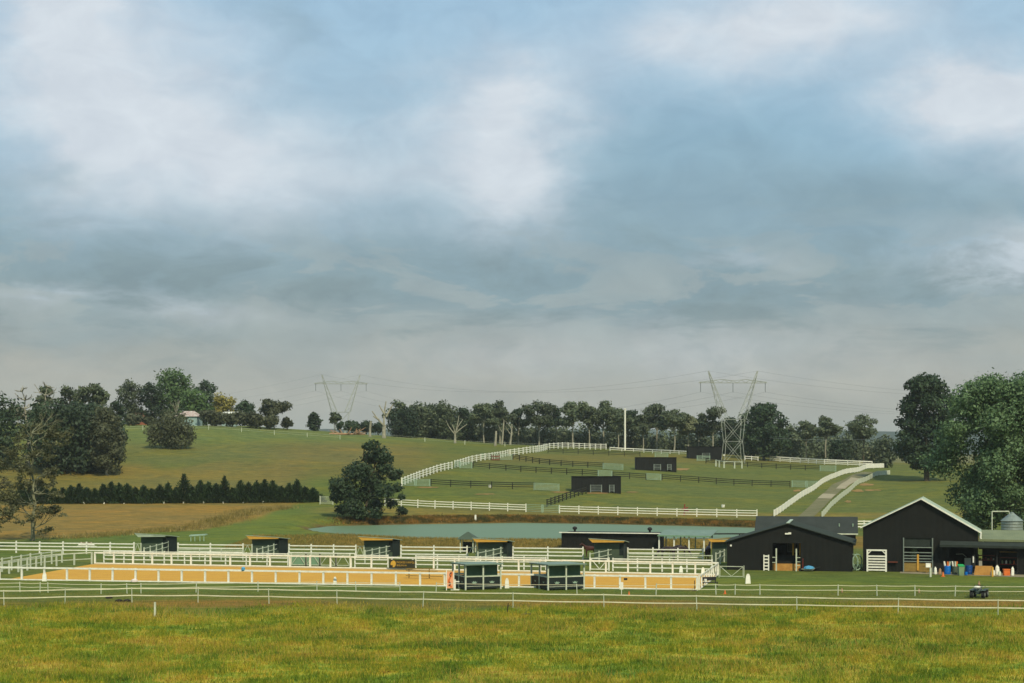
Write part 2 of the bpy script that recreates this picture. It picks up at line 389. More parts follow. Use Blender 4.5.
wx, wy = scatter(170, 92, 141); X = np.repeat(wx, 60)+rng.normal(0,.7,170*60); Y = np.repeat(wy, 60)+rng.normal(0,.9,170*60)
tag(blades('weed_clumps', X, Y, .3, .07, bladesmat('weed_clump_leaves', False, [(.35,sr(74,96,30)),(.5,sr(96,114,38)),(.65,sr(118,112,44))]), .5), 'darker green weed clumps scattered in the foreground grass', 'weeds')
X, Y = scatter(60000, 142, 158)
tag(blades('verge_grass', X, Y, .13, .03, bladesmat('verge_blades', False, [(.35,sr(78,104,40)),(.5,sr(104,114,46)),(.65,sr(146,124,58))])), 'short dry grass under the white tape fences', 'grass')
def along(pts, n, spread):
    P_ = np.array([(p[0],p[1]) for p in pts]); seg = np.hypot(*(P_[1:]-P_[:-1]).T); cum = np.concatenate([[0],np.cumsum(seg)])
    t = rng.uniform(0, cum[-1], n); x = np.interp(t, cum, P_[:,0]); y = np.interp(t, cum, P_[:,1])
    return x+rng.normal(0,spread,n), y+rng.normal(0,spread,n)
X, Y = along([P(u,y) for u,y in ((345,524.3),(380,523.6),(430,522.5),(520,521.5),(600,522.5),(690,524.4),(765,526.4))], 30000, 1.5)
k = pond_sd(X,Y) > .05; X, Y = X[k], Y[k]
tag(blades('bank_reeds', X, Y, .42, .13, bladesmat('reed_blades', False, [(.38,sr(72,72,38)),(.5,sr(104,90,48)),(.62,sr(150,112,54))])), 'brown and rusty reeds along the far bank of the pond', 'reeds')
X, Y = scatter(80000, 224, 252, 1.0); k = (pond_sd(X,Y) > .8) & (X > -38) & (X < 26); X, Y = X[k], Y[k]
tag(blades('bank_grass', X, Y, .34, .09, bladesmat('bank_blades', False, [(.35,sr(92,92,46)),(.5,sr(136,120,62)),(.66,sr(160,134,74))])), 'rough golden grass on the near bank of the pond', 'grass')
X, Y = along([P(60,539),P(130,535),P(200,531),P(250,521),H(285,508)], 5000, 1.6)
tag(blades('field_edge_weeds', X, Y, .6, .1, bladesmat('weed_blades', False, [(.38,sr(104,100,52)),(.5,sr(136,120,66)),(.62,sr(160,144,96))])), 'pale tall weeds along the lower edge of the golden field', 'weeds')

# ------------------------------------------------------------------ trees
def leafquads(blobs, n, size, r, shell=.5, up=0.0):
    """blobs: list of (cx,cy,cz,rx,ry,rz)"""
    B = np.array(blobs); w = (B[:,3]*B[:,4]+B[:,3]*B[:,5]+B[:,4]*B[:,5]); w /= w.sum()
    idx = r.choice(len(B), n, p=w); b = B[idx]
    d = r.normal(size=(n,3)); d /= np.linalg.norm(d,axis=1)[:,None]
    rad = 1-shell*r.uniform(0,1,n)**1.7+.17*r.normal(size=n)
    c = b[:,:3]+d*b[:,3:]*rad[:,None]
    nrm = d*.8+r.normal(size=(n,3))*.6; nrm[:,2] += .25; nrm /= np.linalg.norm(nrm,axis=1)[:,None]
    t = np.cross(nrm, r.normal(size=(n,3))); t[:,2] += up; t /= np.linalg.norm(t,axis=1)[:,None]
    s = np.cross(nrm, t); L = size*r.uniform(.6,1.4,n)[:,None]; W = L*r.uniform(.4,.7,n)[:,None]
    V = np.stack([c-t*L, c+s*W, c+t*L, c-s*W],1).reshape(-1,3)
    return V, np.arange(4*n).reshape(-1,4)
def limb(mb, a, b, r0, r1, bend, rnd, n=6, segs=4):
    a, b = Vector(a), Vector(b); L = (b-a).length; off = Vector((rnd.uniform(-1,1),rnd.uniform(-1,1),rnd.uniform(-.2,.4)))*L*bend
    prev = a; out = [a]
    for i in range(1, segs+1):
        t = i/segs; p = a.lerp(b, t)+off*math.sin(math.pi*t)
        mb.tube(prev, p, r0+(r1-r0)*(i-1)/segs, r0+(r1-r0)*t, n, i == segs); prev = p; out.append(p)
    return out
def twigs(mb, p, d, L, r, depth, rnd, spread=.7, n=4, tips=None, droop=0.0):
    d = d.normalized(); q = p+d*L; mid = p.lerp(q,.5)+Vector((rnd.uniform(-1,1),rnd.uniform(-1,1),rnd.uniform(-1,1)))*L*.08
    mb.tube(p, mid, r, r*.85, n, False); mb.tube(mid, q, r*.85, r*.62, n, True)
    if tips is not None and depth <= 1: tips.append(q)
    if depth <= 0: return
    for k in range(rnd.choice((2,3,3))):
        nd = d+Vector((rnd.uniform(-1,1),rnd.uniform(-1,1),rnd.uniform(-.6,.9)-droop))*spread
        twigs(mb, (q if k < 2 else mid), nd, L*rnd.uniform(.6,.85), r*.58, depth-1, rnd, spread, n, tips, droop)

def tree(name, label, base, Hh, Wd, style, leaf, bark, seed, n=2000, size=None, group=None, cat='tree', lean=0.0, custom=None):
    rnd = random.Random(seed); r = np.random.default_rng(seed)
    t = thing(name, label, cat, base, 0, group)
    mb = MB(); blobs = []; R_ = Wd/2; size = size or .42
    if style == 'gum':                                 # tall trunk, umbrella lobes with gaps
        fork = Vector((lean*Hh*.4, rnd.uniform(-.3,.3), Hh*rnd.uniform(.34,.48)))
        limb(mb, (0,0,-.3), fork, max(.16,Hh*.018), Hh*.013, .04, rnd)
        k = rnd.randint(7,9)
        for i in range(k):
            a = 2*math.pi*(i+rnd.uniform(-.3,.3))/k; rr = R_*rnd.uniform(.3,.95)
            tip = Vector((math.cos(a)*rr+lean*Hh, math.sin(a)*rr*.9, Hh*rnd.uniform(.5,.9)))
            if i == 0: tip = Vector((lean*Hh+rnd.uniform(-.15,.15)*R_, 0, Hh*.86))
            pts = limb(mb, fork, tip, Hh*.010, Hh*.003, .1, rnd, 5)
            br = R_*rnd.uniform(.26,.42)
            blobs.append((tip.x,tip.y,tip.z-br*.1,br,br,min(br*.62, Hh*1.02-tip.z+.3)))
            for q in (2,3):
                p = pts[q]; b2 = br*rnd.uniform(.5,.8)
                if p.z > Hh*.46: blobs.append((p.x+rnd.uniform(-1,1)*b2,p.y+rnd.uniform(-1,1)*b2,p.z,b2,b2,b2*.6))
    elif style == 'dense':                             # crown to near the ground, lumpy
        limb(mb, (0,0,-.3), (lean*Hh,0,Hh*.8), max(.2,Hh*.022), .08, .03, rnd)
        k = 16
        for i in range(k):
            z = Hh*(.08+.82*(i+.5)/k); e = math.sqrt(max(.05, 1-((z/Hh-.46)/.56)**2)); a = i*2.4+rnd.uniform(-.4,.4)
            rr = R_*e*rnd.uniform(.35,.68); br = R_*rnd.uniform(.34,.5)
            p = (math.cos(a)*rr+lean*z, math.sin(a)*rr, z); blobs.append((*p, br, br, min(br*.8, Hh-z+.4)))
            if i % 2 == 0: limb(mb, (lean*z*.7,0,z*.75), p, Hh*.008, .03, .05, rnd, 4, 3)
    elif style == 'cone':                              # tiered conifer
        limb(mb, (0,0,-.3), (0,0,Hh*.97), max(.1,Hh*.02), .03, .01, rnd, 6, 3)
        k = 22
        for i in range(k):
            z = Hh*(.03+.93*i/k); rr = R_*(1-z/Hh)**.75*rnd.uniform(.4,.85); a = i*2.4
            br = max(.1*R_, R_*(1-z/Hh)*.4); blobs.append((math.cos(a)*rr, math.sin(a)*rr, z, br, br, br*.8))
        blobs.append((0,0,Hh*.94,.07*R_,.07*R_,Hh*.09))
        for j in range(6): blobs.append((rnd.uniform(-.7,.7)*R_, rnd.uniform(-.5,.5)*R_, Hh*rnd.uniform(.5,.8), .06*R_, .06*R_, Hh*.12))
    elif style == 'broad':
        limb(mb, (0,0,-.3), (lean*Hh,0,Hh*.75), Hh*.028, .15, .03, rnd, 8, 5)
        k = 70
        for i in range(k):
            f = (i+.5)/k; z = Hh*(.13+.85*f); e = math.sqrt(max(.03,1-((z/Hh-.5)/.52)**2)); a = i*2.39996+rnd.uniform(-.3,.3)
            rr = R_*e*rnd.uniform(.25,.88); br = R_*rnd.uniform(.16,.3); z = min(z, Hh-br*.6)
            p = (math.cos(a)*rr+lean*z, math.sin(a)*rr, z); blobs.append((*p, br, br, br*.75))
            if i % 4 == 0: limb(mb, (lean*z*.7,0,z*.7), p, Hh*.008, .03, .06, rnd, 4, 3)
    elif style == 'pine':                              # big domed pine with branch tiers and shaded gaps
        limb(mb, (0,0,-.3), (lean*Hh,0,Hh*.9), Hh*.026, .1, .03, rnd, 8, 5)
        k = 44
        for i in range(k):
            f = (i+.5)/k; z = Hh*(.17+.8*f); e = math.sqrt(max(.02,1-((z/Hh-.5)/.52)**2))*(1.06-.35*f)
            a = i*2.4+rnd.uniform(-.5,.5); rr = R_*e*rnd.uniform(.45,.9); br = R_*rnd.uniform(.16,.27)
            p = (math.cos(a)*rr+lean*z, math.sin(a)*rr, z); blobs.append((*p, br*1.2, br*1.2, br*.6))
            limb(mb, (lean*z,0,z*.9), p, Hh*.007, .03, .06, rnd, 4, 3)
    elif style == 'custom':
        limb(mb, (0,0,-.3), (Hh*.18,0,Hh*.85), Hh*.024, .08, .04, rnd, 8, 5)
        for x,y,z,br in custom: blobs.append((x,y,z,br,br,br*.8)); limb(mb, (x*.3,0,z*.8), (x,y,z), Hh*.007, .03, .06, rnd, 4, 3)
    elif style == 'shrub':
        k = 7
        for i in range(k):
            a = i*2.4; rr = R_*rnd.uniform(.15,.6); br = R_*rnd.uniform(.35,.5); z = Hh*rnd.uniform(.35,.66)
            blobs.append((math.cos(a)*rr, math.sin(a)*rr*.8, z, br, br, min(Hh-z, br)))
            limb(mb, (0,0,-.2), (math.cos(a)*rr, math.sin(a)*rr*.8, z), .07, .03, .1, rnd, 4, 3)
    mb.build('trunk', bark, t)
    V, Q = leafquads(blobs, n, size, r, .55)
    if style == 'cone':                                # narrow pointed crown, ragged flanks
        z = 1-np.sqrt(r.uniform(0,1,n)); a = r.uniform(0,2*np.pi,n); rr = R_*(1-z)**.85*r.uniform(.4,1.2,n)*(1+.35*np.sin(4*a+z*11+seed))
        c = np.stack([np.cos(a)*rr, np.sin(a)*rr, Hh*(z*.98+.01)],1); out = np.stack([np.cos(a),np.sin(a),np.full(n,1.1)],1); out += r.normal(size=(n,3))*.25; out /= np.linalg.norm(out,axis=1)[:,None]
        s = np.cross(out, r.normal(size=(n,3))); s /= np.linalg.norm(s,axis=1)[:,None]; L_ = size*r.uniform(.7,1.5,n)[:,None]
        V = np.stack([c-out*L_*.6, c+s*L_*.35, c+out*L_, c-s*L_*.35],1).reshape(-1,3)
    npmesh('crown', V, Q, leaf, t)
    return t
def TP(u, base_y=None, d=None):
    return H(u, base_y) if d is None else G(u, d)
def treeat(name, label, u, top, wpx, style, leaf, bark, seed, base_y=None, d=None, **kw):
    p = TP(u, base_y, d); s = F/p.y
    Hh = (HY-F*(p.z-CH)/p.y-top)/s; return tree(name, label, p, Hh, wpx/s, style, M[leaf], M[bark], seed, **kw)

gt = 'gum_tree'
# -- left cluster and left skyline
treeat('gum_tree','greyish gum at the left border of the photo, in front of the skyline trees',-2,390,62,'dense','l_dark','bark',1,d=392,n=3500)
treeat('gum_tree','hazy grey gum on the far left skyline behind the leaning snag',18,404,40,'gum','l_grey','bark_pale',2,d=470)
treeat('gum_tree','tall narrow gum behind the two pale snags on the left',47,380,34,'gum','l_gum','bark_pale',3,d=420,n=2600)
treeat('gum_tree','round gum crown left of the tallest tree in the left cluster',70,381,36,'dense','l_gum','bark',4,d=415,n=2600)
treeat('gum_tree','tallest gum of the left cluster, with a domed crown and pale limbs',96,379,44,'gum','l_gum','bark_pale',5,d=408,n=3200)
treeat('cypress_tree','dark green spreading tree forming the front of the left cluster',80,404,88,'dense','l_dark','bark_dark',6,base_y=472,n=9000)
treeat('cypress_tree','dark low tree between the snags and the front of the left cluster',48,402,54,'dense','l_dark','bark_dark',7,d=385,n=4200)
treeat('gum_tree','brownish gum with bare pale stems on the right side of the left cluster',107,404,42,'dense','l_brown','bark_pale',8,d=383,n=8000,size=.3)
treeat('cypress_tree','dark pointed tree peeping out behind the right side of the left cluster',117,397,24,'dense','l_dark','bark',9,d=430,n=1500)
treeat('gum_tree','broad rounded gum on the skyline right above the terracotta-roofed house',132,379,34,'dense','l_gum','bark',10,d=520,n=2600)
treeat('gum_tree','dark gum between the terracotta-roofed house and the bright green cypress',152,381,28,'dense','l_dark','bark',12,d=518,n=2400)
treeat('cypress_tree','tall bright green cypress behind the pale blue shed',175,368,52,'dense','l_bright','bark',13,d=525,n=6000)
treeat('cypress_tree','bright green lower cypress just right of the tall one by the pale blue shed',196,390,34,'dense','l_bright','bark',14,d=512,n=3000)
treeat('gum_tree','dark round-headed tree rising right of the bright green cypresses',206,377,26,'dense','l_dark','bark',15,d=545,n=2200)
treeat('acacia_tree','yellow-green feathery tree on the left skyline, the only yellow one',223,394,26,'dense','l_yellow','bark',16,d=520,n=2200)
treeat('gum_tree','small dark tree just right of the yellow-green tree',245,400,24,'dense','l_dark','bark',17,d=520,n=1800)
for i,(u,t_,w,l) in enumerate([(133,413,20,'dark shrub hiding the front wall of the terracotta-roofed house'),(148,416,12,'small shrub at the right corner of the terracotta-roofed house'),(212,409,26,'brownish shrub directly right of the pale blue shed'),(232,411,28,'brownish shrub under the yellow-green tree'),(252,411,26,'brownish shrub below the small dark tree on the left crest'),(270,413,22,'brownish shrub at the foot of the windblown gum')]):
    treeat('crest_shrub',l,u,t_,w,'shrub','l_brown','bark',20+i,d=498,n=1500,cat='shrub',group='shrubs along the left crest')
treeat('gum_tree','windblown gum with a flat split crown at the right end of the crest shrubs',274,398,36,'gum','l_brown','bark',25,d=505,n=2600)
treeat('crest_shrub','last low brown shrub of the crest row, right of the windblown gum',287,414,14,'shrub','l_brown','bark',26,d=505,n=700,cat='shrub',group='shrubs along the left crest')
treeat('gum_tree','small round dark tree alone on the crest left of the hazy pylon',314,412,15,'dense','l_dark','bark',27,d=530,n=1000)
treeat('gum_tree','thin flat-topped sapling at the foot of the left pylon',335,410,14,'gum','l_gum','bark',28,d=520,n=700)
treeat('crest_shrub','low dark shrub right of the thin sapling under the left pylon',340,417,9,'shrub','l_dark','bark',29,d=530,n=500,cat='shrub')
for i,(u,t_,w,l) in enumerate([(352,419,20,'low dark bush right of the fallen logs'),(366,417,20,'low dark bush left of the broken dead stump'),(378,421,18,'low dark bush behind the broken dead stump')]):
    treeat('crest_shrub',l,u,t_,w,'shrub','l_dark','bark',30+i,d=545,n=900,cat='shrub',group='low bushes near the dead trees')
p = H(170,449); s = F/p.y
BB = [(0,29,11),(-12,23,10),(12,24,10),(-18,17,7),(17,19,8),(19,12,7),(5,14,10),(-7,14,9),(-2,35,6),(-13,12,6),(8,33,6),(2,22,12),(-16,8,7),(-5,7,8),(6,6,8),(16,7,7),(0,14,12)]
t = tree('bushy_tree','rounded brownish bush tree standing alone on the left hillside with a bare top twig',p,38/s,46/s,'custom',M['l_brown'],M['bark_dark'],35,n=6500,size=.3,custom=[(x/s,(i*37%11-5)*.25,z/s,r/s) for i,(x,z,r) in enumerate(BB)])
mb = MB(); tl = Vector((6/s,0,34/s))
for k in range(4): twigs(mb, tl, Vector((.2*k-.3,0,1)), 1.6, .07, 2, random.Random(k))
mb.build('bare_twigs', M['bark_pale'], t)
treeat('gum_tree','leafy green bough crown growing beside the big white dead tree',394,397,26,'gum','l_gum','bark_pale',36,d=535,n=1300,lean=.03)
# -- skyline gum belt
belt = [(404,408,30,'dense','l_dark','gum just right of the big white dead tree, with a low dark crown'),
 (419,403,28,'dense','l_gum','rounded gum behind the crown of the lone pine on the skyline'),
 (435,405,26,'dense','l_dark','dark gum left of the forked dead tree'),
 (446,402,28,'dense','l_gum','gum with a round head directly behind the forked dead tree'),
 (464,408,26,'dense','l_dark','low dark gum right of the forked dead tree'),
 (484,400,26,'gum','l_gum','gum with two pale bare stems, the first slender one of the skyline belt'),
 (500,397,26,'gum','l_gum','slender gum with a high round head second in the skyline belt, beside the two-stemmed gum'),
 (519,405,22,'gum','l_dark','short dark gum between the slender pair and the wide-topped gum on the skyline'),
 (539,398,34,'gum','l_gum','wide flat-topped gum above the left end of the upper black fence'),
 (556,404,24,'gum','l_dark','narrow dark gum right of the wide flat-topped one'),
 (573,398,30,'gum','l_gum','gum with a split double head left of the tallest one of the belt'),
 (589,404,22,'gum','l_gum','slim gum tucked between the double-headed gum and the tallest of the belt'),
 (603,396,30,'gum','l_gum','tallest gum of the skyline belt, left of the white pole'),
 (618,406,26,'gum','l_gum','gum immediately left of the white pole'),
 (633,407,22,'gum','l_dark','gum immediately right of the white pole'),
 (643,411,18,'gum','l_gum','small thin gum second right of the white pole'),
 (657,401,30,'gum','l_gum','high-crowned gum behind the middle black shelter'),
 (674,405,26,'gum','l_gum','gum whose crown leans over the left end of the farthest black shelter'),
 (688,412,22,'gum','l_grey','small pale gum left of the right pylon'),
 (699,415,20,'gum','l_dark','low gum immediately left of the right pylon legs'),
 (713,405,30,'gum','l_gum','gum seen through the left arm of the right pylon'),
 (732,418,26,'dense','l_dark','low bushy gum seen through the legs of the right pylon')]
for i,(u,t_,w,st,lf,lb) in enumerate(belt):
    treeat('gum_tree',lb,u,t_,w*1.2,st,lf,'bark_pale' if st=='gum' else 'bark',50+i,d=528+(i*7)%17,n=3200,group='gums of the skyline belt')
treeat('conifer_tree','broad dark green conifer right of the right pylon',764,404,54,'broad','l_pine','bark',80,d=500,n=7500,size=.45)
treeat('gum_tree','ragged gum between the broad conifer and the twin-headed gum on the right skyline',790,424,26,'dense','l_gum','bark_pale',81,d=520,n=1700)
treeat('gum_tree','left head of the twin gums above the white fence on the right',806,418,28,'gum','l_gum','bark_pale',82,d=515,n=2200)
treeat('gum_tree','right and taller head of the twin gums above the white fence on the right',826,413,28,'gum','l_gum','bark_pale',83,d=512,n=2400)
treeat('gum_tree','small round dark tree low between the twin gums and the gap to the far hills',840,441,28,'dense','l_dark','bark',84,d=505,n=1600)
treeat('gum_tree','gum standing alone against the far hills left of the tall rounded pine',864,411,38,'gum','l_gum','bark',85,d=505,n=2800)
treeat('gum_tree','low leafy gum partly hidden by the left side of the tall rounded pine',885,436,26,'dense','l_gum','bark',86,d=470,n=1500)
treeat('gum_tree','pale scrubby tree behind the road gate, between the lone gum and the rounded pine',872,446,20,'dense','l_grey','bark',87,d=490,n=1000)
treeat('pine_tree','tall rounded dark pine on the grass behind the big black barn',927,376,72,'broad','l_pine','bark',90,base_y=481,n=17000,size=.42,lean=-.01)
treeat('oak_tree','huge broadleaf tree right behind the lean-to and grain silo',1009,377,156,'broad','l_broad','bark',91,d=226,n=70000,size=.21)
treeat('oak_tree','broadleaf tree at the right edge of the photo beyond the huge one',1072,388,110,'broad','l_broad','bark',92,d=240,n=12000,size=.32)
p = H(362,519); s = F/p.y
PB = [(12,73,8),(19,64,11),(8,61,11),(0,49,13),(22,51,11),(-10,45,13),(-22,34,12),(10,38,14),(31,43,8),(-12,27,15),(5,24,14),(24,28,11),(35,31,7),(-26,21,9),(-8,13,12),(12,13,11),(28,15,7),(0,6,10),(-20,9,8),(37,46,4),(40,22,5),(-30,30,5),(15,6,8),(4,72,5),(26,60,6)]
tree('pine_tree','dark leaning pine alone beside the near end of the pond',p,78/s,74/s,'custom',M['l_dark'],M['bark'],93,n=11500,size=.27,custom=[(x/s,(i*37%11-5)*.6,z/s,r*.84/s) for i,(x,z,r) in enumerate(PB)])
treeat('young_tree','small leafy sapling on the bank right of the lone pine',402,504,14,'shrub','l_dark','bark',94,base_y=517,n=400,size=.25,cat='sapling')
# extra bare poking branch of lone bush handled with dead trees
# undergrowth mass behind the belt
blb = []
rr = random.Random(4)
for i in range(230):
    u = 398+i*2.1+rr.uniform(-2,2); p = G(u, 548+rr.uniform(-6,14)); h = rr.uniform(4,8.5)+(2.5 if 745 < u < 860 else 0)
    blb.append((p.x,p.y,p.z+h*.45,rr.uniform(2,3.4),2.5,h*.6))
V_, Q_ = leafquads(blb, 36000, .5, np.random.default_rng(9), .5)
tag(kind(npmesh('undergrowth', V_, Q_, M['l_gum']), 'stuff'), 'dark thicket filling the base of the skyline belt of gums', 'undergrowth')

# conifer hedge row
hedge_l = []
hp0, hp1 = H(22,503.5), H(313,502)
for i in range(37):
    t_ = i/36; p = hp0.lerp(hp1, t_); p.z = tz(p.x,p.y); rr_ = random.Random(300+i)
    h = rr_.uniform(2.7,4.6)
    if i == 20: h = 5.7
    if i == 25: h = 5.2
    tree('hedge_conifer', 'small dark conifer in the long row across the golden field' if i not in (20,25) else ('tallest pointed conifer near the middle of the long row' if i==20 else 'second tall pointed conifer right of the middle of the long row'),
         p, h, rr_.uniform(3.0,4.4), 'cone', M['l_hedge'], M['bark_dark'], 300+i, n=1700, size=.3, group='conifers of the long hedge row', cat='conifer')
tg = MB(); tg.box(-.12,.12,-.02,.02,0,.35)
tg0 = tg.build('tree_guard', M['white']).data; bpy.data.objects.remove(COL.objects['tree_guard'])
for i in range(10):
    p = hp0.lerp(hp1, .22+i*.068)+Vector((0,-1.8,0)); o = link('tree_guard', tg0); o.location = (p.x,p.y,tz(p.x,p.y)); tag(o,'small white marker at the foot of the conifer row','marker','white markers along the conifer row')

# bare trees
def bare(name, label, base, Hh, seed, bark, first, spread=.6, r0=.22, depth=4, leafn=0, leaf=None, leafzone=None, cat='dead tree', lean=0, lens=(.1,.16)):
    rnd = random.Random(seed); t = thing(name, label, cat, base); mb = MB(); tips = []
    p = Vector((0,0,-.3)); n = 9; q = p
    for i in range(n):
        nq = Vector((lean*(i+1)/n+rnd.uniform(-.02,.02)*Hh, rnd.uniform(-.02,.02)*Hh, Hh*.92*(i+1)/n))
        mb.tube(q, nq, r0*(1-i/n*.85), r0*(1-(i+1)/n*.85), 6, i == n-1)
        if (i+1)/n > first:
            for k in range(3):
                a = rnd.uniform(0, 2*math.pi)
                twigs(mb, nq, Vector((math.cos(a), math.sin(a), rnd.uniform(-.1,.7))), Hh*rnd.uniform(*lens), r0*.3, depth-1, rnd, spread, 4, tips)
        q = nq
    mb.build('trunk', bark, t)
    if leafn:
        B = [(p.x,p.y,p.z,.5,.5,.3) for p in tips if leafzone[0] < p.z/Hh < leafzone[1]]
        V, Q = leafquads(B, leafn, .16, np.random.default_rng(seed), .9); npmesh('crown', V, Q, leaf, t)
    return t
b0 = P(33,541); bare('bare_tree','tall half-bare tree with lichen-pale branches behind the left white fence', b0, (541-424)/(F/b0.y), 401, M['lichen'], .1, .75, .3, 4, 9000, M['l_sparse'], (.05,1.0), 'tree', lens=(.08,.145))
b0 = P(-6,548); bare('bare_tree','sparse dark tree cut off by the left edge, above the white fence', b0, 8.5, 402, M['bark_dark'], .2, .7, .2, 4, 2600, M['l_sparse'], (.2,1), 'tree')
b0 = G(29,395); bare('dead_tree','pale dead snag on the left skyline, the more upright of the two', b0, (HY-F*(b0.z-CH)/b0.y-385)/(F/b0.y), 403, M['bark_pale'], .6, .5, .55, 3, lean=-1.5, lens=(.05,.09))
b0 = G(36,398); bare('dead_tree','pale dead snag leaning right on the left skyline, the longer of the two', b0, (HY-F*(b0.z-CH)/b0.y-380)/(F/b0.y), 404, M['bark_pale'], .6, .5, .5, 3, lean=2.6, lens=(.05,.09))
b0 = G(384,506); t = thing('dead_tree','big white dead gum with thick forked limbs on the crest','dead tree',b0); mb = MB(); rnd = random.Random(7)
s_ = b0.y/F
for path in ([(0,0),(0,13)],[(0,13),(-12,27)],[(0,13),(2,37)],[(2,22),(9,34)],[(-5,19),(-11,22)],[(1,24),(-5,33)]):
    (x0,z0),(x1,z1) = path; w = 4.2 if z0 == 0 else 2.1
    limb(mb,(x0*s_,0,z0*s_-.2),(x1*s_,.5,z1*s_),w*s_*.5,w*s_*.25 if z0 else w*s_*.42,.04,rnd,7,4)
mb.build('trunk', M['bark_pale'], t)
b0 = G(455,512); t = thing('dead_tree','pale dead tree forked like antlers at the edge of the skyline belt','dead tree',b0); mb = MB(); s_ = b0.y/F
limb(mb,(0,0,-.3),(0,0,9*s_),1.3*s_,1*s_,.03,rnd); 
for (x1,z1) in ((-9,23),(8,24),(-3,19),(4,28),(12,19)):
    limb(mb,(0,0,9*s_),(x1*s_,0,z1*s_),.7*s_,.25*s_,.08,rnd,5,4)
mb.build('trunk', M['bark_pale'], t)
for u,yt,yb,lb in ((370,417,433,'broken pale stump post left of the big white dead tree'),(495,426,441,'short pale dead trunk left of the slender skyline gums')):
    b0 = G(u,508); mb = MB(); limb(mb,(0,0,-.3),(.3,0,(yb-yt)*b0.y/F),.42,.3,.04,random.Random(u),7)
    t = thing('dead_stump',lb,'stump',b0); mb.build('trunk', M['bark_pale'], t)
for u,yt,lb in ((502,420,'pale bare stem in front of the slender skyline gums'),(510,424,'thin pale bare stem just right of the other by the slender gums')):
    b0 = G(u,520); mb = MB(); limb(mb,(0,0,-.3),(.6,0,(HY-F*(b0.z-CH)/b0.y-yt)*b0.y/F),.35,.15,.04,random.Random(u),6)
    tr_ = mb.v[-3]
    for k in range(3):
        q_ = Vector(mb.v[12+k*12]); limb(mb,q_,q_+Vector((random.Random(u+k).uniform(-2,2),0,2.6)),.14,.05,.1,random.Random(k),4,3)
    t = thing('dead_tree',lb,'dead tree',b0); mb.build('trunk', M['bark_pale'], t)
b0 = G(343,500); t = thing('fallen_tree','pinkish brown fallen tree and broken logs heaped on the crest','fallen tree',b0)
mb = MB(); rnd = random.Random(3)
limb(mb,(-4,0,.3),(6.5,.5,.25),.35,.2,.02,rnd,7); mb.build('trunk', M['log'], t)
for k in range(11):
    mb = MB(); x = rnd.uniform(-3.5,5); limb(mb,(x,0,.3),(x+rnd.uniform(-3,3),rnd.uniform(-1,1),rnd.uniform(.5,2.6)),.2,.07,.1,rnd,5,3); mb.build('branch', M['log'], t)

# ------------------------------------------------------------------ fences
def poly_sample(pts, spacing, drape):
    pts = [Vector(p) for p in pts]; out = []
    L = [0]
    for a, b in zip(pts, pts[1:]): L.append(L[-1]+(b-a).length)
    n = max(1, round(L[-1]/spacing))
    for i in range(n+1):
        t = L[-1]*i/n; k = max(j for j in range(len(L)) if L[j] <= t+1e-6); k = min(k, len(pts)-2)
        f = (t-L[k])/(L[k+1]-L[k]); p = pts[k].lerp(pts[k+1], f)
        if drape: p.z = tz(p.x, p.y)
        out.append(p)
    return out
def fence(name, label, pts, spacing, hgt, pw, rails, rt, m, group=None, drape=True, jit=.025, posts=True, cat='fence', panel=False):
    q = poly_sample(pts, spacing, drape); o = q[0].copy(); t = thing(name, label, cat, o, 0, group)
    rnd = random.Random(len(label)); me = None
    if posts:
        mb = MB(); mb.box(-pw/2,pw/2,-pw/2,pw/2,-.25,hgt)
        for p in q:
            if me is None: c = mb.build('post', m, t); me = c.data
            else: c = link('post', me, t)
            c.location = p-o+Vector((0,0,rnd.uniform(-jit,jit))); c.rotation_euler = (rnd.uniform(-jit,jit)*.5, rnd.uniform(-jit,jit)*.5, math.atan2(q[-1].y-q[0].y, q[-1].x-q[0].x))
    for z, h in rails:
        mb = MB()
        for a, b in zip(q, q[1:]):
            off = Vector((0,0,z+rnd.uniform(-jit,jit)*.4)); dd = (b-a).normalized()*.0
            nrm = Vector((0,0,1)).cross(b-a).normalized()*(-(pw/2+rt/2-.01))
            mb.bar(a-o+off+nrm, b-o+off+nrm, rt, h)
        mb.build('rail', m, t)
    return t
def gate(name, label, a, b, hgt, m, bars=5, style='bars', pw=.12, group=None, th=.05, panel=None):
    a, b = Vector(a), Vector(b); t = thing(name, label, 'gate', a, 0, group); d = b-a
    for p in (Vector(), d):
        mb = MB(); mb.box(p.x-pw/2,p.x+pw/2,p.y-pw/2,p.y+pw/2,p.z-.15,p.z+hgt+.12); mb.build('post', m, t)
    mb = MB()
    i, j = d*.04, d*.96; U_ = Vector((0,0,1))
    mb.bar(i+U_*(hgt*.12), j+U_*(hgt*.12), th, th*1.3); mb.bar(i+U_*hgt, j+U_*hgt, th, th*1.3)
    mb.bar(i+U_*(hgt*.12), i+U_*hgt, th, th); mb.bar(j+U_*(hgt*.12), j+U_*hgt, th, th); mb.build('gate_frame', m, t)
    mb = MB()
    if style == 'bars':
        for k in range(1, bars-1): z = hgt*(.12+.88*k/(bars-1)); mb.bar(i+U_*z, j+U_*z, th*.8, th*1.2)
    elif style == 'X':
        c = (i+j)/2
        mb.bar(i+U_*(hgt*.12), c+U_*hgt, th, th); mb.bar(c+U_*hgt, j+U_*(hgt*.12), th, th)
    elif style == 'V':
        c = (i+j)/2
        mb.bar(i+U_*hgt, c+U_*(hgt*.14), th, th); mb.bar(c+U_*(hgt*.14), j+U_*hgt, th, th)
    mb.build('brace', m, t)
    if panel:
        mb = MB(); mb.bar(i+U_*(hgt*.55)+Vector((0,.05,0)), j+U_*(hgt*.55)+Vector((0,.05,0)), .02, hgt*.8); mb.build('mesh_panel', panel, t)
    return t

W = M['white']; R3 = [(1.28,.13),(.86,.13),(.42,.13)]
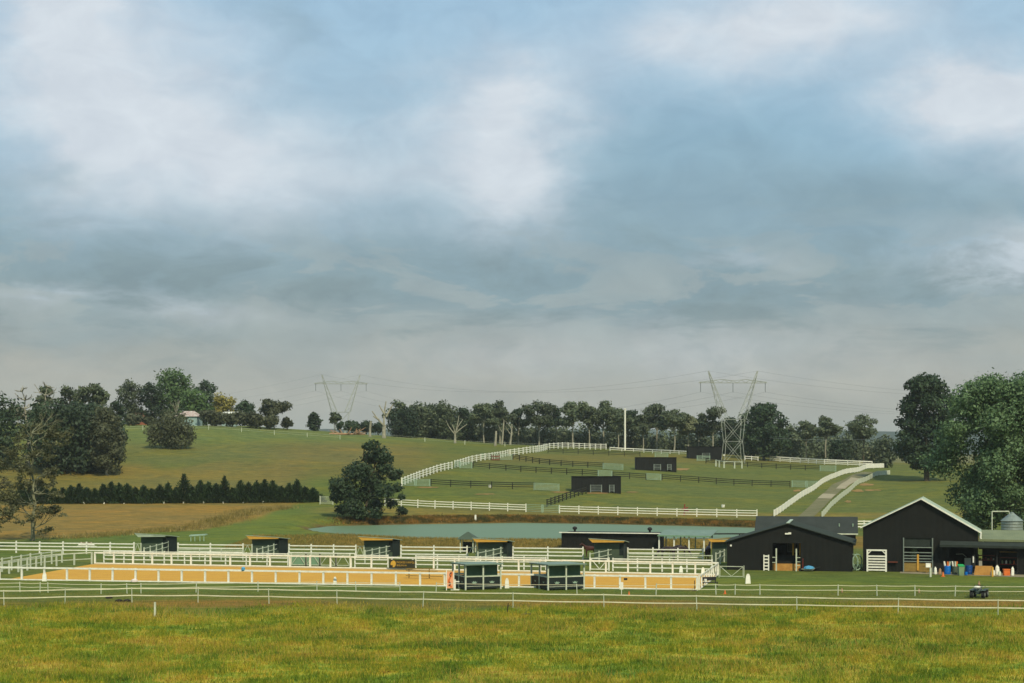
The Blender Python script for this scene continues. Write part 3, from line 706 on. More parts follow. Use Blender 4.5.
# arena
A = P(-45,579.4); Bn = P(697,590.4); Cn = P(718,575.3); Dn = P(95,563.8)
sm, nt, b = newmat('arena_sand'); co = objco(nt)
n1 = noise(nt, objco(nt,'Object',(.3,2.2,1)), 1, 5, .7); n2 = noise(nt, co, 6, 3, .7)
cc = ramp(nt, maths(nt,'ADD',maths(nt,'MULTIPLY',n1,.6),maths(nt,'MULTIPLY',n2,.4)), [(.38,sr(172,120,20)),(.5,sr(190,138,26)),(.62,sr(204,154,44))])
nt.links.new(cc, b.inputs['Base Color']); b.inputs['Roughness'].default_value = .95; bump(nt, n2, b, .5, .05)
mb = MB(); A2 = P(14,578.4)
mb.add([(p.x,p.y,.02) for p in (P(10,579.0), Bn, Cn, Dn)], [(0,1,2,3)])
kind(mb.build('arena_sand', sm), 'structure')
kind(MB().add([(p.x,p.y,.026) for p in (Dn+Vector((-.2,-1.5,0)), Cn+Vector((-.4,-1.5,0)), Cn, Dn)], [(0,1,2,3)]).build('arena_track', worn('pale_raked_sand', sr(190,158,100), sr(172,136,76), .95, .7)), 'structure')
fence('arena_fence','long white rail fence along the near side of the yellow sand arena',[A,Bn],2.36,1.36,.17,[(1.28,.17),(.1,.12)],.06,W,'white fences round the sand arena')
fence('arena_fence','white rail fence along the far side of the yellow sand arena',[Dn,Cn],2.36,1.36,.17,[(1.28,.17),(.1,.12)],.06,W,'white fences round the sand arena')
fence('arena_fence','short white side fence at the right end of the yellow sand arena',[Bn+Vector((.25,.5,0)),Cn],2.4,1.36,.14,[(1.3,.12),(.1,.08)],.03,W,'white fences round the sand arena')
fence('arena_fence','slanting white side fence at the left end of the yellow sand arena',[Dn+Vector((-.3,-.3,0)),P(50,566.5),P(-10,577)],2.4,1.36,.15,[(1.3,.13),(.6,.08)],.06,M['white2'],'white fences round the sand arena')
fence('paddock_fence','outer white fence left of the arena, running diagonally',[P(62,562.5),P(30,567),P(-8,573.5)],2.6,1.5,.14,[(1.35,.1),(.85,.1)],.05,M['white2'])
# front rail of the paddocks just beyond the arena
pf = [P(104,562.5),P(288,565.5)]
fence('paddock_fence','three-rail white fence just beyond the arena before the first two shelters',pf,2.5,1.42,.12,[(1.3,.11),(.85,.11),(.4,.11)],.05,W)
g3 = [P(u, 563+(u-100)*.0155) for u in (291,306,320,336,350)]
for k in range(4): gate('paddock_gate',['X-braced white gate, first from the left beyond the arena','X-braced white gate, second from the left beyond the arena','X-braced white gate, third from the left beyond the arena','X-braced white gate, fourth from the left and nearest the third shelter'][k],g3[k],g3[k+1],1.3,M['white2'],style='X',panel=M['midgreen'] if k<2 else None,th=.06)
fence('paddock_fence','three-rail white fence beyond the arena in front of the third shelter',[P(355,567),P(388,567.5)],2.0,1.42,.12,[(1.3,.11),(.85,.11),(.4,.11)],.05,W)
fence('paddock_fence','three-rail white fence beyond the arena from the banner to the green viewing booths',[P(416,568),P(546,570)],2.5,1.42,.13,[(1.3,.12),(.85,.11),(.4,.11)],.05,W)
gate('paddock_gate','white gate with V braces beyond the arena between the booths and the long fence',P(590,570.5),P(609,570.8),1.3,W,style='V',th=.07)
fence('paddock_fence','three-rail white fence beyond the arena, right part before the black barn',[P(613,571),P(712,572.6)],2.5,1.42,.14,[(1.3,.12),(.85,.11),(.4,.11)],.05,W)
# back fence of the paddocks
def bk(u): return P(u, 553+(u-23)*6/512)
gB='back fences of the paddocks'
for a_, b_, lb in ((-30,134,'three-rail white back fence left of the first shelter'),(178,243,'three-rail white back fence between the first and second shelters'),(289,356,'three-rail white back fence between the second and third shelters'),(401,467,'three-rail white back fence between the third and fourth shelters'),(513,583,'three-rail white back fence between the fourth shelter and the bay horse'),(628,703,'three-rail white back fence in front of the dark horses')):
    fence('paddock_fence', lb, [bk(a_),bk(b_)], 3.35, 1.5, .15, R3, .05, W, gB)
for a_, b_, lb in ((356,364,'short pale gate left of the third shelter'),(467,477,'short pale gate left of the fourth shelter'),(243,252,'short pale gate left of the second shelter'),(134,141,'short pale gate left of the first shelter')):
    gate('paddock_gate', lb, bk(a_), bk(b_), 1.3, M['white2'], style='X', th=.05)
# divider fences from the arena side back to each shelter
for (u0,y0,u1,y1,lb) in ((144,560,168,553,'first'),(257,561,279,554.5,'second'),(365,563,393,556.5,'third'),(478,565,508,558,'fourth'),(590,566,625,558,'fifth'),(716,566,732,558.5,'sixth, by the black barn')):
    fence('paddock_fence', f'white dividing fence running back to the {lb} shelter counted from the left' if 'sixth' not in lb else 'white dividing fence running back beside the left wall of the wide black barn', [P(u0,y0),P(u1,y1)], 3.2, 1.5, .13, [(1.35,.07),(.8,.07)], .04, M['white2'], 'dividing fences between paddocks')
fence('paddock_fence','pale middle rail fence half way across the paddock in front of the dark horses',[P(628,561.5),P(712,563.5)],4,1.0,.12,[(.9,.1)],.05,M['white2'])
fence('paddock_fence','pale second row of rails between the first and third shelters',[P(178,559.2),P(243,560.2)],2.6,1.3,.1,[(1.15,.08),(.7,.08)],.04,M['white2'])

# tape fences across the foreground
def y1(u): return float(np.interp(u,[0,130,200,423,604,1024],[605.5,602.5,602.5,606.5,609.5,616]))
tp = [P(u,y1(u)) for u in (-110,4,65,132,198,269,337,423,513,604,697,797,898,998,1090)]
def tapefence(label, pts, hgt, zs, pr=.035, w=.05, h=.06, mats=('tape','tape')):
    t = thing('tape_fence', label, 'fence', pts[0]); me = None; rnd = random.Random(2)
    for p in pts:
        if me is None:
            mb = MB(); mb.tube((0,0,-.2),(0,0,hgt),pr,pr,6); c = mb.build('post', M['white2'], t); me = c.data
        else: c = link('post', me, t)
        c.location = p-pts[0]; c.rotation_euler = (rnd.uniform(-.04,.04), rnd.uniform(-.05,.05), 0)
    for k, z in enumerate(zs):
        mb = MB()
        for a, b in zip(pts, pts[1:]):
            n = 6
            for i in range(n):
                sag = lambda f: Vector((0,0,z-.035*math.sin(math.pi*f)))
                mb.bar(a.lerp(b,i/n)-pts[0]+sag(i/n), a.lerp(b,(i+1)/n)-pts[0]+sag((i+1)/n), w, h)
        mb.build('tape', M[mats[k % 2]], t)
    return t
tapefence('nearest white electric tape fence with two tapes crossing the whole field', tp, 1.3, (1.22,.62), .035, .02, .085)
def y2(u): return float(np.interp(u,[0,40,100,300,640,1024],[592,592.5,594,591,595,597.5]))
tapefence('second lower tape fence behind the nearest one, on the left', [P(u,y2(u)) for u in (-40,20,40,48,101,127,141,196,258,317,356,400)], .95, (.85,.5), .04, .012, .05)
tapefence('low tape fence running left of the viewing booths', [P(u,y2(u)) for u in (436,577,656)], .95, (.85,), .04, .012, .04)
tapefence('thin tape fence in the grass before the black barns', [P(u,y2(u)-.6) for u in (656,716,735,760,838,877,915,955,1040)], 1.0, (.92,.5), .045, .014, .05)
mb = MB(); mb.box(-.07,.07,-.07,.07,-.2,1.2); o = mb.build('marker_post', M['white2']); o.location = P(155,617.5); tag(o,'single short white post standing alone in the foreground field','post')
mb = MB(); mb.tube((0,0,-.2),(.1,0,.8),.05,.04,6); mb.tube((.05,0,.5),(.3,.1,.7),.02,.01,4); o = mb.build('dark_stake', M['bark_dark']); o.location = P(507,613); tag(o,'small dark stake in the foreground grass below the viewing booths','stake')
mb = MB(); limb(mb,(0,0,0),(.9,.1,.15),.08,.05,.2,random.Random(1),5); mb.tube((.3,0,.05),(.5,.2,.4),.04,.01,4); o = mb.build('dead_branch', M['bark']); o.location = P(520,616); tag(o,'small dead branch lying in the foreground grass','branch')
for u,y,lb in ((109,598.5,'dark clod of earth, leftmost by the tape fence'),(119,601.5,'dark clod of earth, middle of three by the tape fence'),(127,601.5,'dark clod of earth, rightmost of three by the tape fence')):
    mb = MB(); mb.lathe([(.05,0),(.35,.02),(.3,.14),(.1,.2)],7); o = mb.build('earth_clod', M['bark_dark']); o.location = P(u,y); tag(o,lb,'clod','earth clods by the tape fence')

# ------------------------------------------------------------------ hill fences
K = M['blackfence']
fl = [H(u,y) for u,y in ((385,506),(428,508.3),(486,510.5),(526,512))]
fence('hill_fence','three-rail white fence above the pond, left part behind the lone pine',fl,3.55,1.5,.16,R3,.06,W)
gate('hill_gate','pale double gate in the white fence above the pond, left leaf',H(526,512),H(542,512.8),1.4,M['palegreen'])
gate('hill_gate','pale double gate in the white fence above the pond, right leaf',H(543,512.8),H(559,513.4),1.4,M['palegreen'])
fr = [H(u,y) for u,y in ((559.5,513.5),(619,515),(682,516.5),(757,518))]
fence('hill_fence','three-rail white fence above the pond, right part up to the barn roof',fr,3.6,1.5,.16,R3,.06,W)
gate('hill_gate','small white gate left of the lone pine on the far track',H(320,504.5),H(333,505),1.5,M['white2'],7)
fd = [H(u,y) for u,y in ((402,486),(420,478.5),(437,472.5),(452,469),)]
fence('hill_fence','white rail fence climbing diagonally from behind the lone pine',fd,3.0,1.7,.26,[(1.5,.16),(1.0,.12),(.5,.12)],.06,W,'white fences climbing the hill')
fd = [H(u,y) for u,y in ((455,467.5),(470,463),(490,459.5),(508,456))]
fence('hill_fence','white rail fence climbing diagonally, middle stretch',fd,3.2,1.7,.26,[(1.5,.16),(1.0,.12),(.5,.12)],.06,W,'white fences climbing the hill')
fd = [H(u,y) for u,y in ((510,456),(524,454),(535,452.5),(548,449.5),(562,448.5),(606,449.5))]
fence('hill_fence','white rail fence along the top of the hill, left part',fd,3.2,1.8,.26,[(1.6,.16),(1.05,.14),(.5,.12)],.06,W,'white fences climbing the hill')
fd = [H(u,y) for u,y in ((610,451),(640,452.5),(688,455))]
fence('hill_fence','low white rail fence at the crest beside the white pole',fd,3.6,1.2,.16,[(1.05,.25),(.5,.12)],.06,W,'white fences climbing the hill')
fd = [H(u,y) for u,y in ((745,460),(758,461))]
fence('hill_fence','short white fence right of the pylon legs',fd,2.4,1.3,.16,[(1.1,.16),(.5,.14)],.06,W,'white fences climbing the hill')
fd = [H(u,y) for u,y in ((770,461),(800,463),(825,464.5),(860,466),(872,466.5))]
fence('hill_fence','white rail fence along the crest on the right, left of the road',fd,3.3,1.5,.2,[(1.35,.3),(.8,.22),(.35,.2)],.06,W,'white fences climbing the hill')
gK = 'black fences on the hill'
def bf(pts, lb, sp=4.2): return fence('paddock_fence', lb, [H(u,y) for u,y in pts], sp, 1.45, .16, [(1.3,.15),(.9,.15),(.5,.15)], .05, K, gK, jit=.04)
bf([(431,486),(463,487.5),(516,489.3),(534,489.6)],'black rail fence above the pond, left of the front black shelter')
bf([(473,467.8),(504,470.5),(554,474),(598,476.5)],'black rail fence crossing the hill, left of the small pale gate')
bf([(613,478),(646,480)],'short dark rail fence between two pale gates behind the front shelter')
bf([(662,480.5),(694,482.6),(745,486),(790,487.5)],'black rail fence crossing the hill, right of the middle shelter')
bf([(513,459.5),(541,464.3),(573,467),(603,468.5)],'black rail fence high on the hill ending at a pale gate')
bf([(548,453),(589,455),(640,456.8)],'topmost black rail fence below the white crest fence')
bf([(706,463.5),(748,467.3),(820,471)],'black rail fence high on the right behind the pylon feet')
bf([(547,507),(565,500.5),(586,494)],'short black fence running diagonally down from the front shelter',2.2)
gG = 'pale green gates on the hill'
for a_, b_, lb in (((402,486),(415,486.2),'pale gate at the foot of the climbing white fence'),((416,486.3),(430,486.6),'pale gate joined to the left end of the lowest black fence'),((534,490.5),(559,491.3),'pale gate left of the front black shelter'),
    ((598,476.8),(612,477.5),'small pale gate just above the front shelter'),((603,469.5),(623,470.5),'pale gate left of the middle black shelter'),((646,480),(661,480.6),'pale gate below the middle black shelter'),((655,458),(668,458.4),'pale gate above the middle black shelter'),
    ((792,487.4),(806,487.8),'pale gate by the road fence, left leaf'),((807,487.8),(817,488),'pale gate by the road fence, right leaf'),((820,471.4),(836,471.8),'pale gate at the upper right end of the black fence'),((697,461),(710,461.3),'pale gate in front of the farthest black shelter'),
    ((455,467.8),(459.5,467.6),'narrow pale gate in the climbing white fence'),((460,468.5),(472,468.7),'pale gate right of the climbing white fence'),((482,459.5),(496,459.8),'pale gate near the rust-red hay feeder, left leaf'),((497,460),(512,460.2),'pale gate near the rust-red hay feeder, right leaf')):
    gate('hill_gate', lb, H(*a_), H(*b_), 1.45, M['palegreen'], 6, group=gG, th=.08)
# white board road fences and the road
def roadfence(px, label, m, hgt):
    pts = [H(u,y) for u,y in px]; q = poly_sample(pts, 2.4, True); o = q[0].copy(); t = thing('road_fence', label, 'fence', o, 0, 'white board fences beside the road')
    mb0 = MB(); mb0.box(-.08,.08,-.08,.08,-.2,hgt+.05); me = None
    for p in q[::2]:
        if me is None: c = mb0.build('post', m, t); me = c.data
        else: c = link('post', me, t)
        c.location = p-o
    for z in np.linspace(.22, hgt-.1, 5):
        mb = MB()
        for a, b in zip(q, q[1:]): mb.bar(a-o+Vector((0,-.1,z)), b-o+Vector((0,-.1,z)), .04, hgt/5*.86)
        mb.build('board', m, t)
roadfence([(774,517),(789,506.5),(807,494.5),(819,486.5),(830,479.8),(844,474.5),(856,472.5),(866,468.8),(884,468)],'white board fence along the left side of the hill road',W,1.25)
roadfence([(822,518),(831,507.5),(848,493.5),(859,484),(876,476),(890,474.8)],'pale board fence along the right side of the hill road',M['white2'],1.15)
def drape_strip(name, L_, R_, m, dz, n=30):
    def smp(px):
        pts = [Vector((*H(u,y).to_2d(),0)) for u,y in px]; c = [0]
        for a,b in zip(pts,pts[1:]): c.append(c[-1]+(b-a).length)
        tt = np.linspace(0,c[-1],n); return [(float(np.interp(t,c,[p.x for p in pts])), float(np.interp(t,c,[p.y for p in pts]))) for t in tt]
    a, b = smp(L_), smp(R_); vs = []; w = 5
    for (x0,y0),(x1,y1_) in zip(a,b):
        for k in range(w+1): f=k/w; x=x0+(x1-x0)*f; y=y0+(y1_-y0)*f; vs.append((x,y,tz(x,y)+dz))
    mb = MB(); mb.add(vs,[(i*(w+1)+k,i*(w+1)+k+1,(i+1)*(w+1)+k+1,(i+1)*(w+1)+k) for i in range(n-1) for k in range(w)])
    return kind(mb.build(name, m, None, True), 'structure')
drape_strip('road',[(795,519),(818,498),(832,485),(848,477.5),(864,472)],[(811,519),(832,498.5),(845,486),(863,478),(874,472.5)],M['gravel'],.06,40)
drape_strip('road_slab',[(817.5,498.5),(823,494)],[(831.5,499),(836,494.5)],M['slabconc'],.09,6)
drape_strip('road_slab',[(836,489),(851,477.6)],[(845,489.4),(860,479)],M['slabconc'],.09,8)
# bare dirt patches
def patch(u, y, w, h, seed, m='dirt'):
    r = random.Random(seed); c = H(u,y); pts = []
    for k in range(14):
        a = 2*math.pi*k/14; rr_ = r.uniform(.6,1.1); q = H(u+math.cos(a)*w*rr_/2, y+math.sin(a)*h*rr_/2); pts.append((q.x,q.y,q.z+.07))
    mb = MB(); mb.add([(c.x,c.y,c.z+.08)]+pts,[(0,1+k,1+(k+1)%14) for k in range(14)]); kind(mb.build('dirt_patch', M[m], None, True), 'structure')
for i,(u,y,w,h) in enumerate([(866,485,16,3),(858,491,14,3),(872,490.5,18,1.6),(848,502,8,2.5),(600,493.5,26,2),(560,492.5,20,1.2),(632,492.5,14,1),(682,469.5,18,3),(428,487.8,24,1.4),(485,494.5,24,1.2),(797,491,10,2),(444,520,24,5),(432,517,16,4)]): patch(u,y,w,h,i)

# ------------------------------------------------------------------ buildings
def skillion(label, u0, u1, yb, hL, rot, roofm, fascia, depth=3.6, first=None):
    """open stable shelter: front towards the arena, roof rising towards it"""
    p = P(u0, yb); w = 3.0
    for _ in range(20):
        e = p+Vector((w*math.cos(R(rot))+depth*math.sin(-R(rot)), w*math.sin(R(rot))+depth*math.cos(R(rot)), 0)); w += (u1-(CX+F*e.x/e.y))*p.y/F*.8
    t = thing('horse_shelter', label, 'shelter', p, R(rot), 'horse shelters beside the pond')
    h = hL; hb = hL-.35
    mb = MB(); mb.prism([(0,-.1),(w,-.1),(w,h-.1),(0,h)], 0, .06)
    mb.build('front_wall', M['darkgreen'], t)
    MB().box(0,.06,.06,depth,-.1,hb).build('side_wall', M['darkgreen'], t)
    MB().box(0,w,depth-.06,depth,-.1,hb).build('back_wall', M['dkpanel'], t)
    MB().box(w-.06,w,.0,depth-.06,-.1,hb).build('side_wall', M['dkpanel'], t)  # right side darkened by its colour, since the sun would light it
    MB().box(w*.86,w-.02,-.05,-.003,h*.3,h-.35).build('shutter', M['dkpanel'], t)
    ov = .55
    mb = MB(); mb.slab([(-ov,-.75,h+.28),(w+.25,-.75,h+.06),(w+.25,depth+.2,hb+.0),(-ov,depth+.2,hb+.2)], .06); mb.build('roof', roofm, t)
    if fascia:
        mb = MB(); mb.add([(-ov,-.70,h+.215),(w+.2,-.70,h+.0),(w+.2,-.66,h+.0),(-ov,-.66,h+.215),(-.1,-.70,h-.22),(w+.1,-.70,h-.14),(w+.1,-.66,h-.14),(-.1,-.66,h-.22)],
            [(0,4,5,1),(3,2,6,7),(0,1,2,3),(4,7,6,5),(0,3,7,4),(1,5,6,2)]); mb.build('fascia', fascia, t)
    return t
skillion('dark green shelter with a pale green roof edge, the leftmost one',141,177,553,2.25,-10,M['paleroof'],M['paleroof'])
skillion('dark green shelter with a yellow timber fascia, second from the left',252,288,555,2.2,-10,M['paleroof'],M['yellow'])
skillion('dark green shelter with a yellow timber fascia, between the second shelter and the gazebo',364,400,557,2.25,-10,M['paleroof'],M['yellow'])
skillion('dark green shelter with a yellow timber fascia immediately right of the small gazebo',478,512.5,559,2.25,-10,M['paleroof'],M['yellow'])
skillion('dark green shelter with a yellow fascia in front of the long black stable',594,627,561,2.4,-10,M['paleroof'],M['yellow'])
skillion('dark green shelter with a short yellow fascia touching the wide black barn',712,733,562,2.55,-8,M['paleroof'],M['yellow'])

# gazebo
p = P(468,552.5); t = thing('gazebo','small dark green hip-roofed gazebo on white posts by the pond','gazebo',p,R(-10))
for x in (-.8,.8):
    for y in (-.8,.8): MB().box(x-.07,x+.07,y-.07,y+.07,0,1.75).build('post', M['white2'], t)
MB().add([(-1.25,-1.25,1.7),(1.25,-1.25,1.7),(1.25,1.25,1.7),(-1.25,1.25,1.7),(-.1,0,2.6),(.1,0,2.6)],[(0,1,5,4),(1,2,5),(2,3,4,5),(3,0,4),(0,3,2,1)]).build('roof', M['darkgreen'], t)
MB().box(-.7,.7,.3,.7,.0,1.3).build('back_panel', M['dkpanel'], t)

# long black stable with whirlybird vents
def at(p, u, z, y=None): return Vector(((u-CX)*p.y/F, p.y, z))
p = P(561.5,548.5); q = P(658.5,549.8); L = (q-p).length; ang = math.atan2(q.y-p.y,q.x-p.x)
t = thing('long_stable','long low black corrugated stable with a white roof edge by the pond','stable',p,ang)
hh = (549-532.5)/(F/p.y)
MB().box(0,L,0,5.5,-.1,hh-.15).build('wall', M['black'], t)
MB().slab([(-.25,-.35,hh+.02),(L+.3,-.35,hh+.02),(L+.3,5.8,hh-.25),(-.25,5.8,hh-.25)],.1).build('roof', M['barnroof'], t)
MB().box(-.25,L+.3,-.43,-.355,hh-.09,hh+.03).build('gutter', M['white'], t)
MB().tube((L+.1,-.2,hh-.2),(L+.1,-.2,0),.06,.06,6).build('downpipe', M['white'], t)
for x in (1.4, L-1.4):
    v = MB().lathe([(.12,hh-.15),(.14,hh+.2),(.3,hh+.32),(.32,hh+.48),(.2,hh+.62),(.02,hh+.66)],12,(x,2.0,0)).build('roof_vent', M['rubber'], t, True)
# open green-roofed carport
p = P(658.5,551.0); q = P(712,552); L = (q-p).length
t = thing('carport','open shed with a soft teal roof and white posts right of the long black stable','shed',p+Vector((0,.6,0)),math.atan2(q.y-p.y,q.x-p.x))
hh = 2.0
MB().slab([(0,-.3,hh),(L,-.3,hh),(L,4.6,hh+.5),(0,4.6,hh+.5)],.08).build('roof', M['tealroof'], t)
MB().box(0,L,-.36,-.305,hh-.14,hh+.02).build('gutter', M['midgreen'], t)
for x in (.12,L*.3,L*.58,L*.86):
    MB().box(x-.08,x+.08,0,.16,-.1,hh-.08).build('post', M['white'], t); MB().box(x-.07,x+.07,4.2,4.34,-.1,hh+.38).build('post', M['white2'], t)
# jetty
p = P(681,534.6,.4); q = P(750,534.4,.4); t = thing('jetty','dark timber jetty rail on short piles over the pond','jetty',Vector((p.x,p.y,0)))
MB().bar((0,0,.5),(q.x-p.x,q.y-p.y,.5),.9,.16).build('deck', K, t)
for f in (.05,.45,.85):
    MB().tube(((q.x-p.x)*f,(q.y-p.y)*f,-1),((q.x-p.x)*f,(q.y-p.y)*f,.45),.13,.12,7).build('pile', K, t)

# wide black barn (left)
p = P(727,569.8); q = P(852.5,571.7); L = (q-p).length; ang = math.atan2(q.y-p.y,q.x-p.x)
t = thing('wide_barn','wide low black gabled barn with a central doorway and a dark green roof','barn',p,ang)
he, hr, xr, dep = 3.12, 5.05, L*.49, 8.0
def bx(u): return (u-727)/125.5*L
d0, d1, dh = bx(773), bx(801), 2.95
mb = MB(); mb.prism([(0,-.1),(d0,-.1),(d0,he+(hr-he)*d0/xr-.03),(0,he)],0,.08); mb.prism([(d1,-.1),(L,-.1),(L,he),(d1,he+(hr-he)*(L-d1)/(L-xr)-.03)],0,.08)
mb.prism([(d0,dh),(d1,dh),(d1,he+(hr-he)*(L-d1)/(L-xr)-.03),(xr,hr),(d0,he+(hr-he)*d0/xr-.03)],0,.08)
mb.build('front_wall', M['black'], t)
MB().box(0,.08,.08,dep,-.1,he).build('side_wall', M['black'], t); MB().box(L-.08,L,.08,dep,-.1,he).build('side_wall', M['black'], t)
bwl = MB(); bwl.prism([(0,-.1),(L,-.1),(L,he),(xr,hr),(0,he)],dep-.08,dep); bw = bwl.build('back_wall', M['black2'], t)
for s_, (xa, xb) in enumerate(((-.3,xr),(xr,L+.35))):
    za = he-.1 if s_ == 0 else hr+.06; zb = hr+.06 if s_ == 0 else he-.1
    MB().slab([(xa,-.3,za),(xb,-.3,zb),(xb,dep+.3,zb),(xa,dep+.3,za)],.07).build('roof_slope', M['barnroof'], t)
MB().bar((xr,-.3,hr+.09),(xr,dep+.3,hr+.09),.34,.06).build('ridge_cap', M['paleroof'], t)
MB().box(d0,d1,.06,.14,0,.75).build('door_sill_board', M['tan'], t)
MB().box(d0+.5,d1-.1,1.6,1.7,0,1.55).build('inner_half_door', M['black2'], t)
wn_ = MB().box(bx(784),bx(793),dep-.16,dep-.085,1.5,2.8).build('window', M['galvdark'], t)
MB().box(bx(784)+.07,bx(793)-.07,dep-.19,dep-.162,1.58,2.72).build('pane', M['glasspane'], wn_)
wn_ = MB().box(bx(794.5),bx(800),dep-.16,dep-.085,1.5,2.8).build('window', M['galvdark'], t)
MB().box(bx(794.5)+.07,bx(800)-.07,dep-.19,dep-.162,1.58,2.72).build('pane', M['glasspane'], wn_)
for u_ in (792.8,799.8): MB().box(bx(u_)-.09,bx(u_)+.09,1.8,1.95,1.4,dh).build('timber_stud', M['yellow'], t)
for u_ in (777,797): MB().box(bx(u_)-.07,bx(u_)+.07,-.5,-.36,-.1,2.4).build('door_post', M['white2'], t)
for z_ in (.6,1.0,1.45): MB().bar((bx(797)+.05,-.43,z_),(bx(801),-.43,z_),.05,.07).build('door_rail', M['white2'], t)
for z_ in (.9,1.45): MB().bar((bx(773),-.43,z_),(bx(777),-.43,z_),.05,.07).build('door_rail', M['white2'], t)
fl_ = MB().box(bx(786)-.05,bx(786)+.35,-.18,-.0-.003,3.9,4.05).build('floodlight', M['white'], t); MB().box(bx(789)-.02,bx(789)+.28,-.2,-.003,3.92,4.12).build('floodlight', M['white'], t)
MB().box(bx(731)-.09,bx(731)+.09,-.1,-.003,2.55,2.72).build('floodlight', M['white'], t)
# things by the barn
def loc(par, x, y, z=0): 
    return par.matrix_basis @ Vector((x,y,z)) if False else Matrix.Translation(par.location) @ Matrix.Rotation(par.rotation_euler.z,4,'Z') @ Vector((x,y,z))
lg = thing('stall_gate','narrow white ladder-like gate leaning on the wide barn left of its doorway','gate',loc(t,bx(764.5),-.3),ang)
for x in (0,.5): MB().box(x-.06,x+.06,-.05,.05,0,1.7).build('stile', M['white'], lg)
for z_ in (.15,.5,.85,1.2,1.55): MB().box(.06,.44,-.04,.04,z_-.06,z_+.08).build('rung', M['white'], lg)
wb = thing('wheelbarrow','wheelbarrow heaped with a light blue tarp right of the barn doorway','wheelbarrow',loc(t,bx(802),-.9),ang)
MB().add([(0,0,.25),(1.5,0,.35),(1.5,.8,.35),(0,.8,.25),(.3,.1,.02+.1),(1.2,.1,.12),(1.2,.7,.12),(.3,.7,.12)],[(0,1,5,4),(1,2,6,5),(2,3,7,6),(3,0,4,7),(4,5,6,7),(0,3,2,1)]).build('tray', M['galvdark'], wb)
MB().tube((-.15,.33,.18),(-.15,.47,.18),.18,.18,12).build('wheel', M['rubber'], wb)
MB().bar((1.4,.1,.35),(2.0,.1,.5),.05,.05).build('handle', M['rubber'], wb); MB().bar((1.4,.7,.35),(2.0,.7,.5),.05,.05).build('handle', M['rubber'], wb)
MB().lathe([(.6,.3),(.55,.45),(.35,.56),(.05,.62)],9,(.8,.4,0)).build('tarp', M['sky'], wb)
o = MB().tube((0,0,0),(.03,.1,1.35),.035,.03,6).build('red_pole', M['red']); o.location = loc(t,bx(803.3),-.15); tag(o,'thin red pole standing against the wide barn right of its doorway','pole')
for u_, lb in ((858,'pale spoked rake wheel leaning in the gap between the two black barns, right one'),(853.5,'pale spoked rake wheel leaning in the gap between the two black barns, left one')):
    pp = P(u_,571.2); rk = thing('rake_wheel',lb,'farm implement',pp+Vector((0,.4,0)),R(25 if u_>855 else -40)); mb = MB(); n=14
    for k in range(n):
        a0,a1 = 2*math.pi*k/n,2*math.pi*(k+1)/n; c0=(.62*math.cos(a0),0,.95+.85*math.sin(a0)); c1=(.62*math.cos(a1),0,.95+.85*math.sin(a1)); mb.tube(c0,c1,.07,.07,5)
    mb.build('rim', M['palegreen'], rk); mb = MB()
    for k in range(0,n,2): a0=2*math.pi*k/n; mb.tube((0,0,.95),(.8*math.cos(a0),-.05,.95+1.05*math.sin(a0)),.03,.02,4)
    mb.build('spoke', M['palegreen'], rk)

# shed with blue-grey roof behind
p = P(756,544.5); q = P(856.5,545.6); L = (q-p).length; ang2 = math.atan2(q.y-p.y,q.x-p.x)
t2 = thing('rear_shed','long shed with a slate blue roof behind the two black barns','shed',Vector((p.x,p.y+25-25,0)),ang2)
sfac = F/p.y
ez = CH-(532.5-HY)/sfac; p.z = 0
MB().box(.1,L-.1,0,8.5,-.1,ez-.1).build('wall', M['black2'], t2)
rz_ = CH-(516-HY)/(F/(p.y+4.3))
for a_, b_, z0_, z1_ in ((-.4,4.3,ez,rz_),(4.3,9,rz_,ez)): MB().slab([(-.2+(.9 if 0 else 0),a_,z0_),(L+.2,a_,z0_),(L+.2,b_,z1_),(-.2,b_,z1_)],.08).build('roof_slope', M['greyroof'], t2)
MB().box(-.2,L+.2,-.5,-.405,ez-.16,ez+.02).build('gutter', M['white2'], t2)
for x in (L*.83,L*.965): MB().tube((x,1.6,ez+.4),(x,1.6,ez+1.25),.09,.09,8).build('roof_pipe', M['palegreen'], t2)
fence('yard_fence','short cream rail fence seen between the rear shed and the big barn roof',[G(846,266),G(882,266)],2.6,1.6,.16,[(1.5,.18),(1.1,.18),(.65,.18)],.06,W)

# big black barn (right)
p = P(863,571.2); q = P(978,573.4); L = (q-p).length; ang = math.atan2(q.y-p.y,q.x-p.x)
t = thing('big_barn','tall black gabled barn with pale roof edges and a steel-gated opening','barn',p,ang)
def bx(u): return (u-863)/115*L
he, heR, hr, xr, dep = 4.75, 4.45, 7.75, bx(922), 6.0
d0, d1, dh = bx(904), bx(933), 3.6
zt = lambda x: he+(hr-he)*x/xr if x < xr else heR+(hr-heR)*(L-x)/(L-xr)
mb = MB(); mb.prism([(0,-.1),(d0,-.1),(d0,zt(d0)),(0,he)],0,.08); e0, e1 = bx(949.5), bx(975); mb.prism([(d1,-.1),(e0,-.1),(e0,zt(e0)),(d1,zt(d1))],0,.08); mb.prism([(e0,2.75),(e1,2.75),(e1,zt(e1)),(e0,zt(e0))],0,.08); mb.prism([(e1,-.1),(L,-.1),(L,heR),(e1,zt(e1))],0,.08)
mb.prism([(d0,dh),(d1,dh),(d1,zt(d1)),(xr,hr),(d0,zt(d0))],0,.08); mb.build('front_wall', M['black'], t)
MB().box(0,.08,.08,dep,-.1,he-.05).build('side_wall', M['black'], t); MB().box(L-.08,L,.08,dep,-.1,heR-.05).build('side_wall', M['black'], t)
MB().prism([(0,-.1),(L,-.1),(L,heR),(xr,hr),(0,he)],dep-.08,dep).build('back_wall', M['black2'], t)
